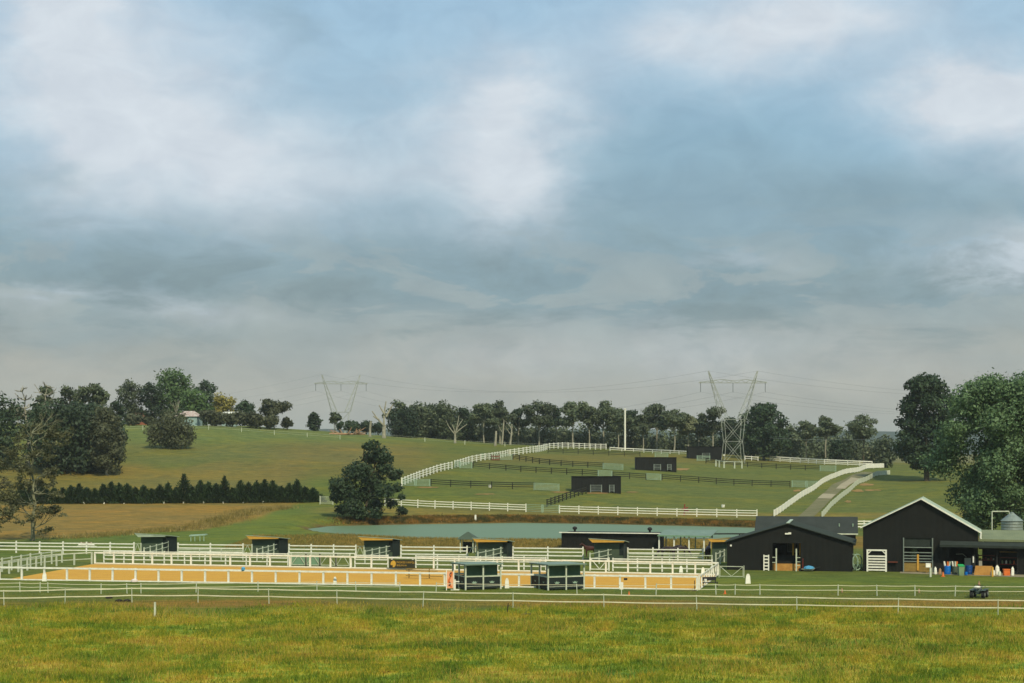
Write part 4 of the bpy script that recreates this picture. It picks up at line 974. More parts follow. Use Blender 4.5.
MB().slab([(-.25,-.3,he-.03),(xr,-.3,hr+.12),(xr,dep+.3,hr+.12),(-.25,dep+.3,he-.03)],.05).build('roof_slope', M['paleroof'], t)
MB().slab([(xr,-.3,hr+.12),(L+.35,-.3,heR-.1),(L+.35,dep+.3,heR-.1),(xr,dep+.3,hr+.12)],.12).build('roof_slope', M['paleroof'], t)
MB().bar((-.25,-.36,he-.1),(xr,-.36,hr+.05),.05,.09).build('barge_board', M['white'], t); MB().bar((xr,-.36,hr+.05),(L+.35,-.36,heR-.17),.05,.16).build('barge_board', M['white'], t)
mb = MB(); mb.tube((L+.3,-.3,heR-.15),(L+.25,-.3,heR-.7),.09,.09,7); mb.tube((L+.25,-.3,heR-.7),(L+.55,-.3,heR-1.15),.09,.09,7); mb.build('downpipe', M['white'], t)
MB().box(d0,d1,.1,.16,2.75,dh).build('roller_curtain', M['shade'], t)
MB().box(d0+.05,d1-.05,1.2,4.5,0,.9).build('straw_bedding', M['ochre'], t)
MB().lathe([(.3,.9),(.42,1.1),(.42,2.0),(.3,2.2)],12,((d0+d1)/2-.5,2.2,.3)).build('hanging_drum', M['bin'], t)
sg = thing('barn_gate','tall steel rail gate across the opening of the big black barn','gate',loc(t,d0,-.12),ang)
w = d1-d0
for x in (0,w): MB().tube((x,0,0),(x,0,3.65),.07,.07,7).build('post', M['galv'], sg)
for z_ in (2.65,2.1,1.75,1.45,1.15): MB().bar((.07,0,z_),(w-.07,0,z_),.05,.1).build('rail', M['galv'], sg)
for z_ in (.82,.5,.2): MB().bar((.07,.02,z_),(w-.07,.02,z_),.05,.26).build('board', M['ochre'], sg)
MB().box(w*.5-.1,w*.5+.1,-.1,-.03,.2,1.9).build('centre_post', M['yellow'], sg)
sg = thing('stall_gate','white slatted stock gate with corner braces left of the big barn opening','gate',loc(t,bx(867),-.15),ang); w = bx(887)-bx(867)
for x in (.06,w-.06): MB().box(x-.09,x+.09,-.05,.05,0,2.35).build('stile', W, sg)
MB().box(.15,w-.15,-.05,.05,2.2,2.36).build('top_rail', W, sg)
for k in range(6): MB().box(.15,w-.15,-.05,.05,.1+k*.29,.26+k*.29).build('slat', W, sg)
MB().bar((.12,0,1.9),(.45,0,2.22),.06,.1).build('brace', W, sg); MB().bar((w-.12,0,1.9),(w-.45,0,2.22),.06,.1).build('brace', W, sg)
o = MB().bar((0,0,1.05),(1.0,0,1.05),.3,.1).build('wall_shelf', M['rust'], None); o.location = loc(t,bx(888.5),-.2); o.rotation_euler.z = ang; tag(o,'small rust-brown shelf on the barn wall between the stock gate and the opening','shelf')
ch = thing('white_chair','white plastic-topped stool before the right side of the barn opening','stool',loc(t,bx(929),-1.1),ang)
MB().box(-.25,.25,-.2,.2,.62,.7).build('seat', W, ch); MB().box(-.25,.25,.16,.2,.7,1.05).build('backrest', W, ch)
for x in (-.2,.2):
    for y in (-.15,.15): MB().box(x-.035,x+.035,y-.035,y+.035,0,.62).build('leg', M['ochre'], ch)
kind(MB().add([(x,y,.025) for x,y in ((P(900,573.5).x,P(900,573.5).y),(P(1060,578.5).x,P(1060,578.5).y),(P(1060,560).x,P(1060,560).y),(P(900,562).x,P(900,562).y))],[(0,1,2,3)]).build('barn_apron', M['concrete']), 'structure')

# lean-to on the right
p2 = loc(t, bx(943), 0.0); q2 = P(1062,575.4); L2 = (q2-p2).length; ang3 = math.atan2(q2.y-p2.y,q2.x-p2.x)
t3 = thing('lean_to','open-fronted black lean-to with a green roof and grey awning full of tools','shed',p2+Vector((0,-.02,0)),ang3)
yo = -.6
lx = lambda u: (u-943)/9.45
MB().box(lx(979),L2,5.0,5.1,-.1,3.6).build('back_wall', M['black2'], t3)
MB().box(lx(978),L2,yo+.1,yo+.16,2.6,3.1).build('header', M['black2'], t3)
MB().box(lx(1016),L2,yo+.1,yo+.16,-.1,2.6).build('front_wall', M['black'], t3)
for u_ in (974,995.5,1015): MB().box(lx(u_)-.08,lx(u_)+.08,yo+.02,yo+.1,-.1,2.6).build('post', M['black2'], t3)
MB().slab([(-.2,yo-.7,3.05),(L2,yo-.7,3.0),(L2,yo+.3,3.35),(-.2,yo+.3,3.4)],.25).build('awning', M['shade'], t3)
MB().slab([(lx(978),yo+.3,3.65),(L2,yo+.3,3.6),(L2,5.3,4.35),(lx(978),5.3,4.35)],.16).build('roof', M['greenroof'], t3)
MB().box(lx(978),L2,yo+.2,yo+.295,3.4,3.62).build('gutter', M['greenroof'], t3)
# shelves in the lean-to
sh = thing('tool_bench','cluttered dark workbench with a red shelf under the lean-to','bench',loc(t3,lx(997),1.2),ang3)
for z_, m_ in ((.9,'red'),(1.6,'rust'),(2.2,'ochre')): MB().box(0,1.9,0,.6,z_,z_+.08).build('shelf', M[m_], sh)
for x in (.05,1.85): MB().box(x-.05,x+.05,.0,.6,0,2.3).build('leg', M['black2'], sh)
for k,(x,m_) in enumerate(((.3,'bin'),(.7,'white'),(1.1,'bin'),(1.5,'orange'))): 
    c = MB().lathe([(.09,.98),(.09,1.25),(.05,1.3),(.05,1.36)],8,(x,.3,0)).build('bottle', M[m_], sh)
sh = thing('tool_bench','dark workbench cluttered with brown parts behind the plywood box','bench',loc(t3,lx(976),1.6),ang3)
for z_ in (1.25,1.75): MB().box(0,1.8,0,.6,z_,z_+.08).build('shelf', M['rust'], sh)
for x in (.05,1.75): MB().box(x-.05,x+.05,0,.6,0,1.9).build('leg', M['black2'], sh)
rnd = random.Random(9)
for k in range(6): x=.15+k*.28; MB().box(x,x+.2,.1,.4,1.33,1.33+rnd.uniform(.1,.3)).build('part_box', M[rnd.choice(['rust','ochre','galvdark'])], sh)
sh = thing('machine','dark machine with a curved pale pipe at the left of the lean-to','machine',loc(t3,lx(955),1.4),ang3)
mb = MB(); mb.tube((0,0,1.9),(.7,0,1.95),.04,.04,6); mb.tube((.7,0,1.95),(1.1,0,1.6),.04,.04,6); mb.build('pipe', M['galv'], sh)
MB().box(.9,1.7,-.1,.5,0,1.5).build('housing', M['galvdark'], sh)
# barrels, bins, sacks
gb = 'containers along the lean-to front'
def put(u, y): return P(u, y)
def barrel(label, u, y, r, h, m, lid=None, name='barrel', cat='barrel'):
    o = thing(name, label, cat, put(u,y), 0, gb); MB().lathe([(r*.9,0),(r,.08),(r,h*.33),(r*1.04,h*.36),(r,h*.39),(r,h*.64),(r*1.04,h*.67),(r,h*.7),(r,h-.04),(r*.94,h)],18).build('body', m, o, False)
    if lid: MB().lathe([(r*1.05,h+.002),(r*1.08,h+.1),(r*.7,h+.16)],18).build('lid', lid, o)
    return o
barrel('bright blue barrel full of feed tubs at the left of the lean-to', 947.5, 574.4, .33, .9, M['blue'])
barrel('grey-green bin behind and right of the bright blue barrel', 955, 574.3, .32, .85, M['dkbin'], name='bin', cat='bin')
barrel('deep blue barrel right of the green-lidded bin', 969, 574.6, .36, .95, M['blue2'])
barrel('small bright blue bucket in front of the deep blue barrel', 966, 575.3, .17, .35, M['blue'], name='bucket', cat='bucket')
wb = thing('wheelie_bin','pale green wheelie bin with a bright green lid in front of the lean-to','bin',put(961,575.4),0,gb)
MB().add([(-.24,-.24,0),(.24,-.24,0),(.24,.24,0),(-.24,.24,0),(-.3,-.3,.92),(.3,-.3,.92),(.3,.3,.92),(-.3,.3,.92)],[(0,3,2,1),(4,5,6,7),(0,1,5,4),(1,2,6,5),(2,3,7,6),(3,0,4,7)]).build('body', M['bin'], wb)
MB().slab([(-.32,-.33,.99),(.32,-.33,.99),(.32,.36,1.15),(-.32,.36,1.15)],.06).build('lid', M['green'], wb)
for u_, base, lst, lb in ((947.5,574.4,(('white',-.15,.1),('white2',.12,0),('orange',.0,-.1)),'bundle of pale rolls standing in the bright blue barrel'),(955,574.3,(('white',-.12,.1),('orange',.1,0),('white2',.0,-.1)),'bundle of pale rolls standing in the grey-green bin')):
    rl = thing('paper_rolls', lb, 'rolls', put(u_,base))
    for m_,x,y in lst: MB().tube((x,y,.5),(x*2.2,y,1.35),.11,.09,8).build('roll', M[m_], rl)
def sack(label, u, y, w, h, m, seed):
    r = random.Random(seed); o = MB().lathe([(w*.42,0),(w*.5,h*.12),(w*.47,h*.5),(w*.4,h*.8),(w*.16,h*.92),(w*.22,h)],9).build('feed_sack', M[m]); o.location = put(u,y); o.scale.y = .7; o.rotation_euler = (0,r.uniform(-.06,.06),r.uniform(0,1)); return tag(o,label,'sack',gb)
sack('upright white sack left of the barn barrels',935.5,574.4,.42,.8,'white',1)
sack('small tan sack between the white sack and the blue barrel',940,574.3,.42,.65,'log',2)
sack('white sack stacked left under the red shelf',993,575.6,.5,.65,'white',3); sack('taller white sack behind the plywood box',997.5,575.2,.5,1.05,'white',4); sack('low white sack in the middle of the heap under the red shelf',999.5,575.8,.45,.5,'white2',5)
sack('upright white sack at the right end under the lean-to',1012.5,575.8,.45,.95,'white',6)
o = MB().box(-.3,.3,-.25,.25,0,.6).box(-.34,.34,-.29,.29,.602,.68).build('orange_crate', M['orange']); o.location = put(1006.5,575.6); tag(o,'orange crate under the red shelf','crate',gb)
pb = thing('plywood_box','large plywood box on the ground under the lean-to','box',put(983.5,575.2),ang3,gb)
MB().add([(-.95,-.3,0),(.85,-.3,0),(.85,.3,0),(-.95,.3,0),(-.8,-.2,.95),(.9,-.2,.95),(.9,.3,.95),(-.8,.3,.95)],[(0,3,2,1),(4,5,6,7),(0,1,5,4),(1,2,6,5),(2,3,7,6),(3,0,4,7)]).build('body', M['tan'], pb)
cn = thing('traffic_cone','orange cone on the apron before the white sack','cone',put(943,576.6)); MB().box(-.2,.2,-.2,.2,0,.04).build('base', M['orange'], cn); MB().lathe([(.14,.041),(.03,.5)],12).build('cone', M['orange'], cn)
for u_,y_,m_,lb in ((929.5+1,577,'white2','short pale post on the grass before the big barn opening'),(992.5,576.5,'yellow','short yellow post on the apron before the plywood box')):
    o = MB().box(-.09,.09,-.09,.09,0,.95).build('bollard', M[m_]); o.location = put(u_,y_); tag(o,lb,'post')
# person-like coat hanging: leave as coat
ct = thing('hanging_coat','black and white coat hanging on a post of the lean-to','coat',loc(t3,lx(973),yo-.15),ang3)
MB().lathe([(.2,.75),(.24,1.2),(.22,1.7),(.06,1.95)],8).build('coat_body', M['rubber'], ct); MB().box(-.05,.08,-.26,-.2,1.2,1.85).build('white_panel', W, ct)

# silo
pz = Vector(((1012-CX)*196/F,196,0)); st = thing('grain_silo','round corrugated steel grain silo with a conical roof behind the lean-to','silo',pz)
top = CH-(528-HY)*196/F; sb = CH-(520.5-HY)*196/F; pk = CH-(512.5-HY)*196/F
mb = MB(); prof = []
for k in range(30): z_ = .0+k*(sb)/29; prof.append((1.2+(.03 if k%2 else 0), z_))
mb.lathe(prof,28).build('tank', M['galv'], st); MB().lathe([(1.3,sb-.03),(.25,pk-.1),(.24,pk),(.05,pk+.05)],28).build('cone_roof', M['galv'], st)
pp = thing('feed_pipe','bent white feed pipe rising beside the grain silo','pipe',Vector(((992-CX)*195/F,195,0))); zt_ = CH-(511.5-HY)*195/F; mb = MB(); mb.tube((0,0,0),(0,0,zt_),.07,.07,7); mb.tube((0,0,zt_),(2.0,.3,zt_),.07,.07,7); mb.tube((2.0,.3,zt_),(2.1,.4,zt_-.3),.07,.07,7); mb.build('pipe', M['white2'], pp)

# three black field shelters on the hill
def fshelter(label, u0, u1, yb, yt, gates, dd=4):
    a, b = H(u0,yb), H(u1,yb); b = Vector(((u1-CX)*a.y/F, a.y, a.z)); s = F/a.y; w = b.x-a.x; h = (yb-yt)/s
    t = thing('field_shelter', label, 'shelter', a, 0, 'black shelters on the hill')
    g = [( (x0-u0)/s, (x1-u0)/s) for x0,x1 in gates]; xs_ = [0]+[v for p in g for v in p]+[w]
    mb = MB()
    for i in range(0,len(xs_),2): mb.box(xs_[i],xs_[i+1],0,.1,-.6,h*.5)
    mb.box(0,w,0,.1,h*.5,h); mb.build('front_wall', M['black'], t)
    MB().box(0,.1,.1,dd,-.6,h-.1).build('side_wall', M['black'], t); MB().box(w-.1,w,.1,dd,-.6,h-.1).build('side_wall', M['black'], t); MB().box(.1,w-.1,dd-.1,dd,-.6,h-.1).build('back_wall', M['black2'], t)
    MB().slab([(-.1,-.2,h+.05),(w+.1,-.2,h+.05),(w+.1,dd+.1,h-.05),(-.1,dd+.1,h-.05)],.08).build('roof', M['black'], t)
    for x0,x1 in g:
        gt_ = MB(); hh_ = h*.46
        for x in (x0+.1,x1-.1): gt_.box(x-.08,x+.08,-.2,-.08,-.1,hh_)
        for k in range(4): z_ = .2+k*(hh_-.3)/3; gt_.box(x0+.18,x1-.18,-.18,-.1,z_-.05,z_+.06)
        gt_.build('gate', M['galv'], t)
fshelter('black box shelter nearest on the hill, above the white fence',572,621,492,476.5,[(590,602),(609,614.5)])
fshelter('middle black box shelter on the hill, right of the front one',636,676.5,470,457.5,[(653.5,661),(667,671.5)])
fshelter('farthest black box shelter beside the pylon legs',688,722,458.5,446.5,[(702,710)])

# house & shed on left crest
p = G(181,500); s = F/p.y
t = thing('crest_shed','pale blue-green shed with a streaked rusty hip roof on the left crest','shed',p,R(-8))
ww, hw = 16.5/s, 9.5/s
MB().box(0,ww,0,5,-1,hw).build('wall', M['palewall'], t)
MB().add([(-2.2,-.4,hw-.05),(ww+.4,-.4,hw-.05),(ww+.4,5.4,hw-.05),(-2.2,5.4,hw-.05),(.3,2.5,hw+1.6),(ww-1.6,2.5,hw+1.6)],[(0,1,5,4),(1,2,5),(2,3,4,5),(3,0,4),(0,3,2,1)]).build('roof', M['oldroof'], t)
p = G(127,516); s = F/p.y
t = thing('brick_house','low brick house with a terracotta tiled roof among the left crest trees','house',p,R(5))
ww, hw = 22/s, 7/s
MB().box(0,ww,0,7,-1,hw).build('wall', M['brick'], t)
rf = MB().add([(-.4,-.4,hw),(ww+.4,-.4,hw),(ww+.4,7.4,hw),(-.4,7.4,hw),(1.6,3.5,hw+2.1),(ww-1.6,3.5,hw+2.1)],[(0,1,5,4),(1,2,5),(2,3,4,5),(3,0,4),(0,3,2,1)]).build('roof', M['tile'], t)
MB().box(2.2,2.8,3.2,3.8,hw+1.2,hw+2.9).build('chimney', M['brick'], rf)
for x in (1.2,3.6): MB().box(x,x+1,-.05,.0-.003,.9,2.0).build('window', M['glasspane'], t)
p = G(222,505); t = thing('white_shed','low white-roofed shed glimpsed among the brown crest shrubs','shed',p)
hw = (HY-F*(p.z-CH)/p.y-413.5)/(F/p.y)
MB().box(0,4,0,4,-.5,hw).build('wall', M['palewall'], t); MB().slab([(-.2,-.3,hw+.05),(4.2,-.3,hw+.05),(4.2,4.3,hw+.6),(-.2,4.3,hw+.6)],.1).build('roof', M['white'], t)
fence('crest_fence','thin wire fence with pale posts along the left crest',[G(u,478) for u in (110,160,220,280,340)],9,1.3,.12,[(1.1,.03),(.6,.03)],.02,M['white2'])
fence('crest_fence','thin wire fence with pale posts below the skyline belt',[G(u,508) for u in (345,400,460,510,545)],11,1.3,.16,[(1.1,.03),(.6,.03)],.02,M['white2'])

# ------------------------------------------------------------------ pylons, wires, pole
def pylon(label, u, d, zb, k, rz=0):
    x = (u-CX)*d/F; t = thing('pylon', label, 'pylon', Vector((x,d,zb)), rz); r = .075*k
    # local metres, drawn for k=1: H 23
    def seg(mb, a, b, rr=r): mb.tube(tuple(c*k for c in a), tuple(c*k for c in b), rr, rr, 4, False)
    mb = MB(); levels = [(0,2.6),(5.5,2.1),(11.0,2.6)]
    for (z0,w0),(z1,w1) in zip(levels,levels[1:]):
        for sx in (-1,1):
            for sy in (-1,1): seg(mb,(sx*w0,sy*w0*.8,z0),(sx*w1,sy*w1*.8,z1))
        for sy in (-1,1):
            seg(mb,(-w0,sy*w0*.8,z0),(w1,sy*w1*.8,z1),r*.7); seg(mb,(w0,sy*w0*.8,z0),(-w1,sy*w1*.8,z1),r*.7); seg(mb,(-w1,sy*w1*.8,z1),(w1,sy*w1*.8,z1),r*.7)
        for sx in (-1,1): seg(mb,(sx*w1,-w1*.8,z1),(sx*w1,w1*.8,z1),r*.6)
    mb.build('body', M['galvdark'], t)
    for sx in (-1,1):
        mb = MB(); n = 7; prev = None
        for i in range(n+1):
            f = i/n; z = 11+12.2*f; xo = sx*(2.6+3.7*f); wi = 1.2*(1-f)+.15; yo_ = 1.5*(1-f)+.1
            cur = [(xo+sx*wi*.3,-yo_,z),(xo-sx*wi,-yo_,z),(xo-sx*wi,yo_,z),(xo+sx*wi*.3,yo_,z)]
            if prev:
                for j in range(4): seg(mb,prev[j],cur[j],r*.8); seg(mb,prev[j],cur[(j+1)%4],r*.5)
            prev = cur
        mb.build('arm', M['galvdark'], t)
    mb = MB(); zc = 20.2; n = 16; xs_ = np.linspace(-8.6,8.6,n+1)
    for i in range(n):
        for sy in (-.5,.5):
            seg(mb,(xs_[i],sy,zc),(xs_[i+1],sy,zc),r*.8)
            up = lambda x: zc+max(.05,.9*(1-abs(abs(x)-3)/7))
            seg(mb,(xs_[i],sy,up(xs_[i])),(xs_[i+1],sy,up(xs_[i+1])),r*.6); seg(mb,(xs_[i],sy,zc if i%2 else up(xs_[i])),(xs_[i+1],sy,up(xs_[i+1]) if i%2 else zc),r*.45)
    mb.build('crossarm', M['galvdark'], t)
    for xo in (-8.2,0,8.2):
        mb = MB(); mb.tube((xo*k,0,zc*k),(xo*k,0,(zc-2.3)*k),.09,.09,5); mb.build('insulator', M['wire'], t)
    return [Matrix.Translation(t.location)@Matrix.Rotation(rz,4,'Z')@Vector((xo*k,0,(zc-2.3)*k)) for xo in (-8.2,0,8.2)]+[Matrix.Translation(t.location)@Matrix.Rotation(rz,4,'Z')@Vector((sx*6.3*k,0,23.2*k)) for sx in (-1,1)]
pb_ = H(735,463.5)
kk = ((463.5-371)/(F/pb_.y))/23.2
tipsR = pylon('lattice steel pylon with a wide crossarm standing on the hill right of centre', 733, pb_.y, pb_.z, kk, R(4))
dL = 600; zb = 13.5+(HY-372)*dL/F-23.2*1.12
tipsL = pylon('fainter lattice pylon rising from behind the left crest', 341, dL, zb, 1.08, R(10))
gw = 'power lines between the pylons'
def wire(a, b, sag, label, r=.02):
    mb = MB(); n = 24; pr = a
    for i in range(1,n+1):
        f = i/n; q = a.lerp(b,f)-Vector((0,0,sag*4*f*(1-f))); mb.tube(pr-a,q-a,r,r,3,False); pr = q
    o = mb.build('power_line', M['wire']); o.location = a; return tag(o,label,'power line',gw)
nm = ['left','middle','right','left top','right top']
for i in range(5):
    wire(tipsL[i], tipsR[i], 8 if i < 3 else 6, f'wire strung between the two pylons from the {nm[i]} tip of each')
    wire(tipsR[i], tipsR[i]+Vector((130,-60 if 0 else 40,-4)), 4, f'wire leaving the right pylon to the right from its {nm[i]} tip')
    wire(tipsL[i], tipsL[i]+Vector((-190,90,-14)), 6, f'wire leaving the left pylon to the left from its {nm[i]} tip')
p = H(625,450.5); hh = 41/(F/p.y); t = thing('white_pole','tall white pole in front of the skyline gums','pole',p); MB().tube((0,0,-.3),(0,0,hh),.3,.26,8).build('shaft', W, t); MB().box(-.35,.35,-.35,.35,hh+.003,hh+.25).build('cap', W, t)
a_ = H(770,452); 
wire(Vector(((770-CX)*480/F,480,CH+(HY-438)*480/F)), Vector(((905-CX)*480/F,480,CH+(HY-437.5)*480/F)), .6, 'low pale cable crossing in front of the twin gums on the right', .06)
p = G(876,505); mbp = MB(); hh = (HY-F*(p.z-CH)/p.y-452)/(F/p.y); mbp.tube((0,0,0),(0,0,hh),.18,.15,6); mbp.bar((-1.2,0,hh-.4),(1.2,0,hh-.4),.1,.14); o = mbp.build('telegraph_pole', M['white2']); o.location = p; tag(o,'short pale telegraph pole at the gap right of the lone gum','pole')

# ------------------------------------------------------------------ booths on the near side of the arena
def booth(label, u0, u1, yb, rot, side, stars=True, W_=None):
    p = P(u0, yb); s = F/p.y; w = (u1-u0)/s/math.cos(R(rot)); t = thing('viewing_booth', label, 'booth', p, R(rot), 'green viewing booths at the arena')
    h = 2.28; dp = side
    fr = M['white2']
    for x, y in ((0,0),(w/2,0),(w,0),(0,dp),(w,dp),(0,dp/2)): MB().box(x-.07,x+.07,y-.07,y+.07,0,h).build('post', fr, t)
    for i in range(2):
        x0, x1 = w/2*i+.07, w/2*(i+1)-.07
        pn = MB().box(x0,x1,-.02,.02,.12,1.2).build('front_panel', M['dkpanel'], t)
        cx = (x0+x1)/2; mb = MB()                       # little pale crown-like emblem
        mb.add([(cx-.28,-.03,.78),(cx-.16,-.03,.6),(cx+.16,-.03,.6),(cx+.28,-.03,.78),(cx+.14,-.03,.7),(cx+.09,-.03,.84),(cx,-.03,.72),(cx-.09,-.03,.84),(cx-.14,-.03,.7)],[(0,1,8),(1,2,6),(1,6,8),(2,4,6),(2,3,4),(6,4,5),(8,6,7)])
        mb.build('emblem', M['palegreen'], pn)
        MB().box(x0,x1,-.035,.035,.32,.36).build('lower_rail', fr, t); MB().box(x0,x1,-.05,.05,1.202,1.3).build('sill_rail', M['white2'], t)
        y0_, y1_ = dp/2*i+.07, dp/2*(i+1)-.07
        sp = MB().box(-.02,.02,y0_,y1_,.12,1.2).build('side_panel', M['dkpanel'], t)
        cy = (y0_+y1_)/2; MB().add([(-.03,cy-.2,.8),(-.03,cy-.1,.62),(-.03,cy+.1,.62),(-.03,cy+.2,.8),(-.03,cy,.72)],[(0,1,4),(1,2,4),(2,3,4)]).build('emblem', M['palegreen'], sp)
        MB().box(-.05,.05,y0_,y1_,1.202,1.28).build('sill_rail', M['white2'], t)
    MB().box(.07,w-.07,dp-.03,dp+.0,.1,1.15).build('back_wall', M['dkpanel'], t); MB().box(.08,w-.08,.62,.66,.1,h-.02).build('rear_wall_standin', worn('green_wall_standin', sr(84,108,80), sr(70,92,68), .8, 2), t)  # added inner panel, set forward to catch sun the back wall never gets
    MB().box(w-.02,w+.02,.07,dp-.07,.1,1.15).build('side_wall', M['midgreen'], t)
    MB().slab([(-.15,-.35,h+.16),(w+.15,-.35,h+.16),(w+.15,dp+.3,h+.06),(-.15,dp+.3,h+.06)],.12).build('roof', M['tealroof'], t)
booth('green two-bay viewing booth beside the striped jump wing',465.5,500.5,590.2,21,3.6)
booth('green two-bay viewing booth in front of the V-braced gate, right one of the pair',548,584.5,590.6,22,4.0)
# jump wing panel
p = P(446.5,590.4); jw = thing('jump_wing','narrow white jump wing painted with an orange and black S pattern','jump wing',p,R(3)); w = .68
for x in (0,w): MB().box(x-.04,x+.04,-.04,.04,0,1.85).build('upright', W, jw)
bd = MB().box(.045,w-.045,-.015,.015,.2,1.75).build('board', worn('peach_paint', sr(235,170,125), sr(222,150,105), .5, 3), jw)
mb = MB(); n = 14
for i in range(n):
    f0,f1 = i/n,(i+1)/n; sx = lambda f: w/2+.13*math.sin(f*2*math.pi*1.0+2.2); z0,z1 = .25+1.45*f0,.25+1.45*f1
    mb.add([(sx(f0)-.09,-.02,z0),(sx(f0)+.09,-.02,z0),(sx(f1)+.09,-.02,z1),(sx(f1)-.09,-.02,z1)],[(0,1,2,3)])
mb.build('orange_band', M['orange'], bd); mb = MB()
for (cx,cz,r_,a0,a1) in ((.42,1.45,.15,60,260),(.24,.62,.15,240,440)):
    for k in range(10):
        a,b_ = R(a0+(a1-a0)*k/10),R(a0+(a1-a0)*(k+1)/10)
        mb.add([(cx+r_*math.cos(a),-.026,cz+r_*1.5*math.sin(a)),(cx+r_*.5*math.cos(a),-.026,cz+r_*.8*math.sin(a)),(cx+r_*.5*math.cos(b_),-.026,cz+r_*.8*math.sin(b_)),(cx+r_*math.cos(b_),-.026,cz+r_*1.5*math.sin(b_))],[(0,1,2,3)])
mb.build('black_swirl', M['rubber'], bd)
js = thing('jump_stand','small white jump stand right of the striped wing','jump stand',P(455,590.2),R(5))
MB().box(-.4,.4,-.05,.05,0,.09).build('foot', W, js); MB().box(-.06,.06,-.05,.05,.091,1.0).build('upright', W, js); MB().box(-.15,.4,-.04,.04,.75,.85).build('arm', W, js)
# stacked poles behind rail
rk = thing('pole_rack','dark rack with horizontal jump poles on the sand behind the near rail','rack',P(409,578.5)); q = P(446,579.5)-P(409,578.5)
for f in (0,.55): 
    MB().box(q.x*f-.05,q.x*f+.05,q.y*f-.05,q.y*f+.05,0,1.05).build('upright', M['ochre'], rk)
for k,z_ in enumerate((.3,.55,.8,1.0)): MB().bar((-.3,0,z_),(q.x*(.9-.06*k),q.y,z_+.02*k),.08,.08).build('pole', M['ochre'], rk)
# banner with the horse head
p = P(389.5,569.7); q = P(415.2,570.1); w = (q-p).length; an = math.atan2(q.y-p.y,q.x-p.x)
bn = thing('banner','dark banner with a gold horse head and gold lettering on the far arena fence','banner',p+Vector((0,-.25,0)),an)
MB().box(0,w,-.02,.02,.2,1.12).build('board', worn('dark_olive_board', sr(52,52,36), sr(44,44,30), .6, 2), bn)
cx, cz = .42, .66; pts = [(-.28,.02),(-.22,.2),(-.08,.34),(.08,.37),(.24,.28),(.32,.08),(.3,-.14),(.16,-.34),(-.04,-.38),(-.02,-.22),(-.1,-.1),(-.14,-.16),(-.26,-.12)]
MB().add([(cx+x,-.026,cz+z) for x,z in pts]+[(cx+.06,-.026,cz+.02)],[(i,(i+1)%len(pts),len(pts)) for i in range(len(pts))]).build('horse_head_logo', M['gold'], bn)
mb = MB(); rnd = random.Random(5)
def glyph(mb, x, z, w_, h_, k):
    y = -.026; th_ = .022
    strokes = [[(0,0,0,1)],[(1,0,1,1)],[(0,1,1,1)],[(0,.5,1,.5)],[(0,0,1,0)],[(0,1,.5,0),(.5,0,1,1)],[(0,0,1,1)]]
    for si in [(0,2,3,4),(0,1,3),(5,),(0,1,2,4),(0,1,2,3),(0,6),(0,4),(0,3,6)][k%8]:
        for (a,b_,c_,d_) in strokes[si]:
            mb.bar((x+a*w_,y,z+b_*h_),(x+c_*w_,y,z+d_*h_),.004,th_) if a != c_ else mb.box(x+a*w_-th_/2,x+a*w_+th_/2,y-.002,y+.002,z,z+h_)
for k in range(13): glyph(mb, .84+k*.165+(0.06 if k > 6 else 0), .74, .11, .2, rnd.randint(0,7))
mb.build('lettering', M['gold'], bn); mb = MB()
for k in range(9): glyph(mb, .84+k*.125, .44, .08, .14, rnd.randint(0,7))
mb.build('lettering', M['gold'], bn)
# arena letter markers
def marker(label, u, y, h=.85, w=.45, m='white'):
    o = MB().add([(-w/2,-.1,0),(w/2,-.1,0),(w/2,.12,0),(-w/2,.12,0),(-w/2*.8,-.03,h*.75),(w/2*.8,-.03,h*.75),(w/2*.8,.03,h*.75),(-w/2*.8,.03,h*.75),(-w/5,-.02,h),(w/5,-.02,h),(w/5,.02,h),(-w/5,.02,h)],
       [(0,3,2,1),(0,1,5,4),(1,2,6,5),(2,3,7,6),(3,0,4,7),(4,5,9,8),(5,6,10,9),(6,7,11,10),(7,4,8,11),(8,9,10,11)]).build('arena_marker', M[m]); o.location = P(u,y); return tag(o,label,'marker','white arena markers')
marker('white arena marker standing before the near rail, leftmost',44.5,581.2); marker('white arena marker before the near rail in the middle of the left half',335,584.5,.75,.35)
marker('white rounded arena marker between the two viewing booths',507,588.2,.95,.42); marker('white arena marker on the grass between the arena and the wide barn',748,583.6,.95,.5)
marker('white arena marker beyond the far rail near the right corner',681,572.5,.7,.4); marker('white arena marker by the right side fence of the arena',703,575,.8,.4)
o = MB().lathe([(.3,0),(.36,.06),(.3,.24),(.12,.34)],9).build('fallen_sack', worn('pinkish_white_sack', sr(220,205,190), sr(195,180,165), .7, 3)); o.location = P(134.5,582.2); tag(o,'pinkish white sack lying against the near arena rail','sack')
sg = thing('box_sign','white board sign on a thin post before the near arena rail','sign',P(621.5,595)); MB().tube((0,0,0),(0,0,.5),.03,.03,6).build('post', W, sg); MB().box(-.16,.16,-.04,.04,.5,1.15).build('board', W, sg)
o = MB().box(-.16,.16,-.08,.08,0,.2).build('dark_box', M['rubber']); o.location = P(625.5,588)+Vector((0,-.1,.75)); tag(o,'small dark box fixed on the near arena rail beside the white sign','box')
o = MB().lathe([(.1,0),(.2,.08),(.19,.3),(.06,.4)],8).build('blue_cover', M['sky']); o.location = P(243.5,583.6)+Vector((0,-.15,1.25)); tag(o,'light blue rug bundled over the near arena rail','rug')
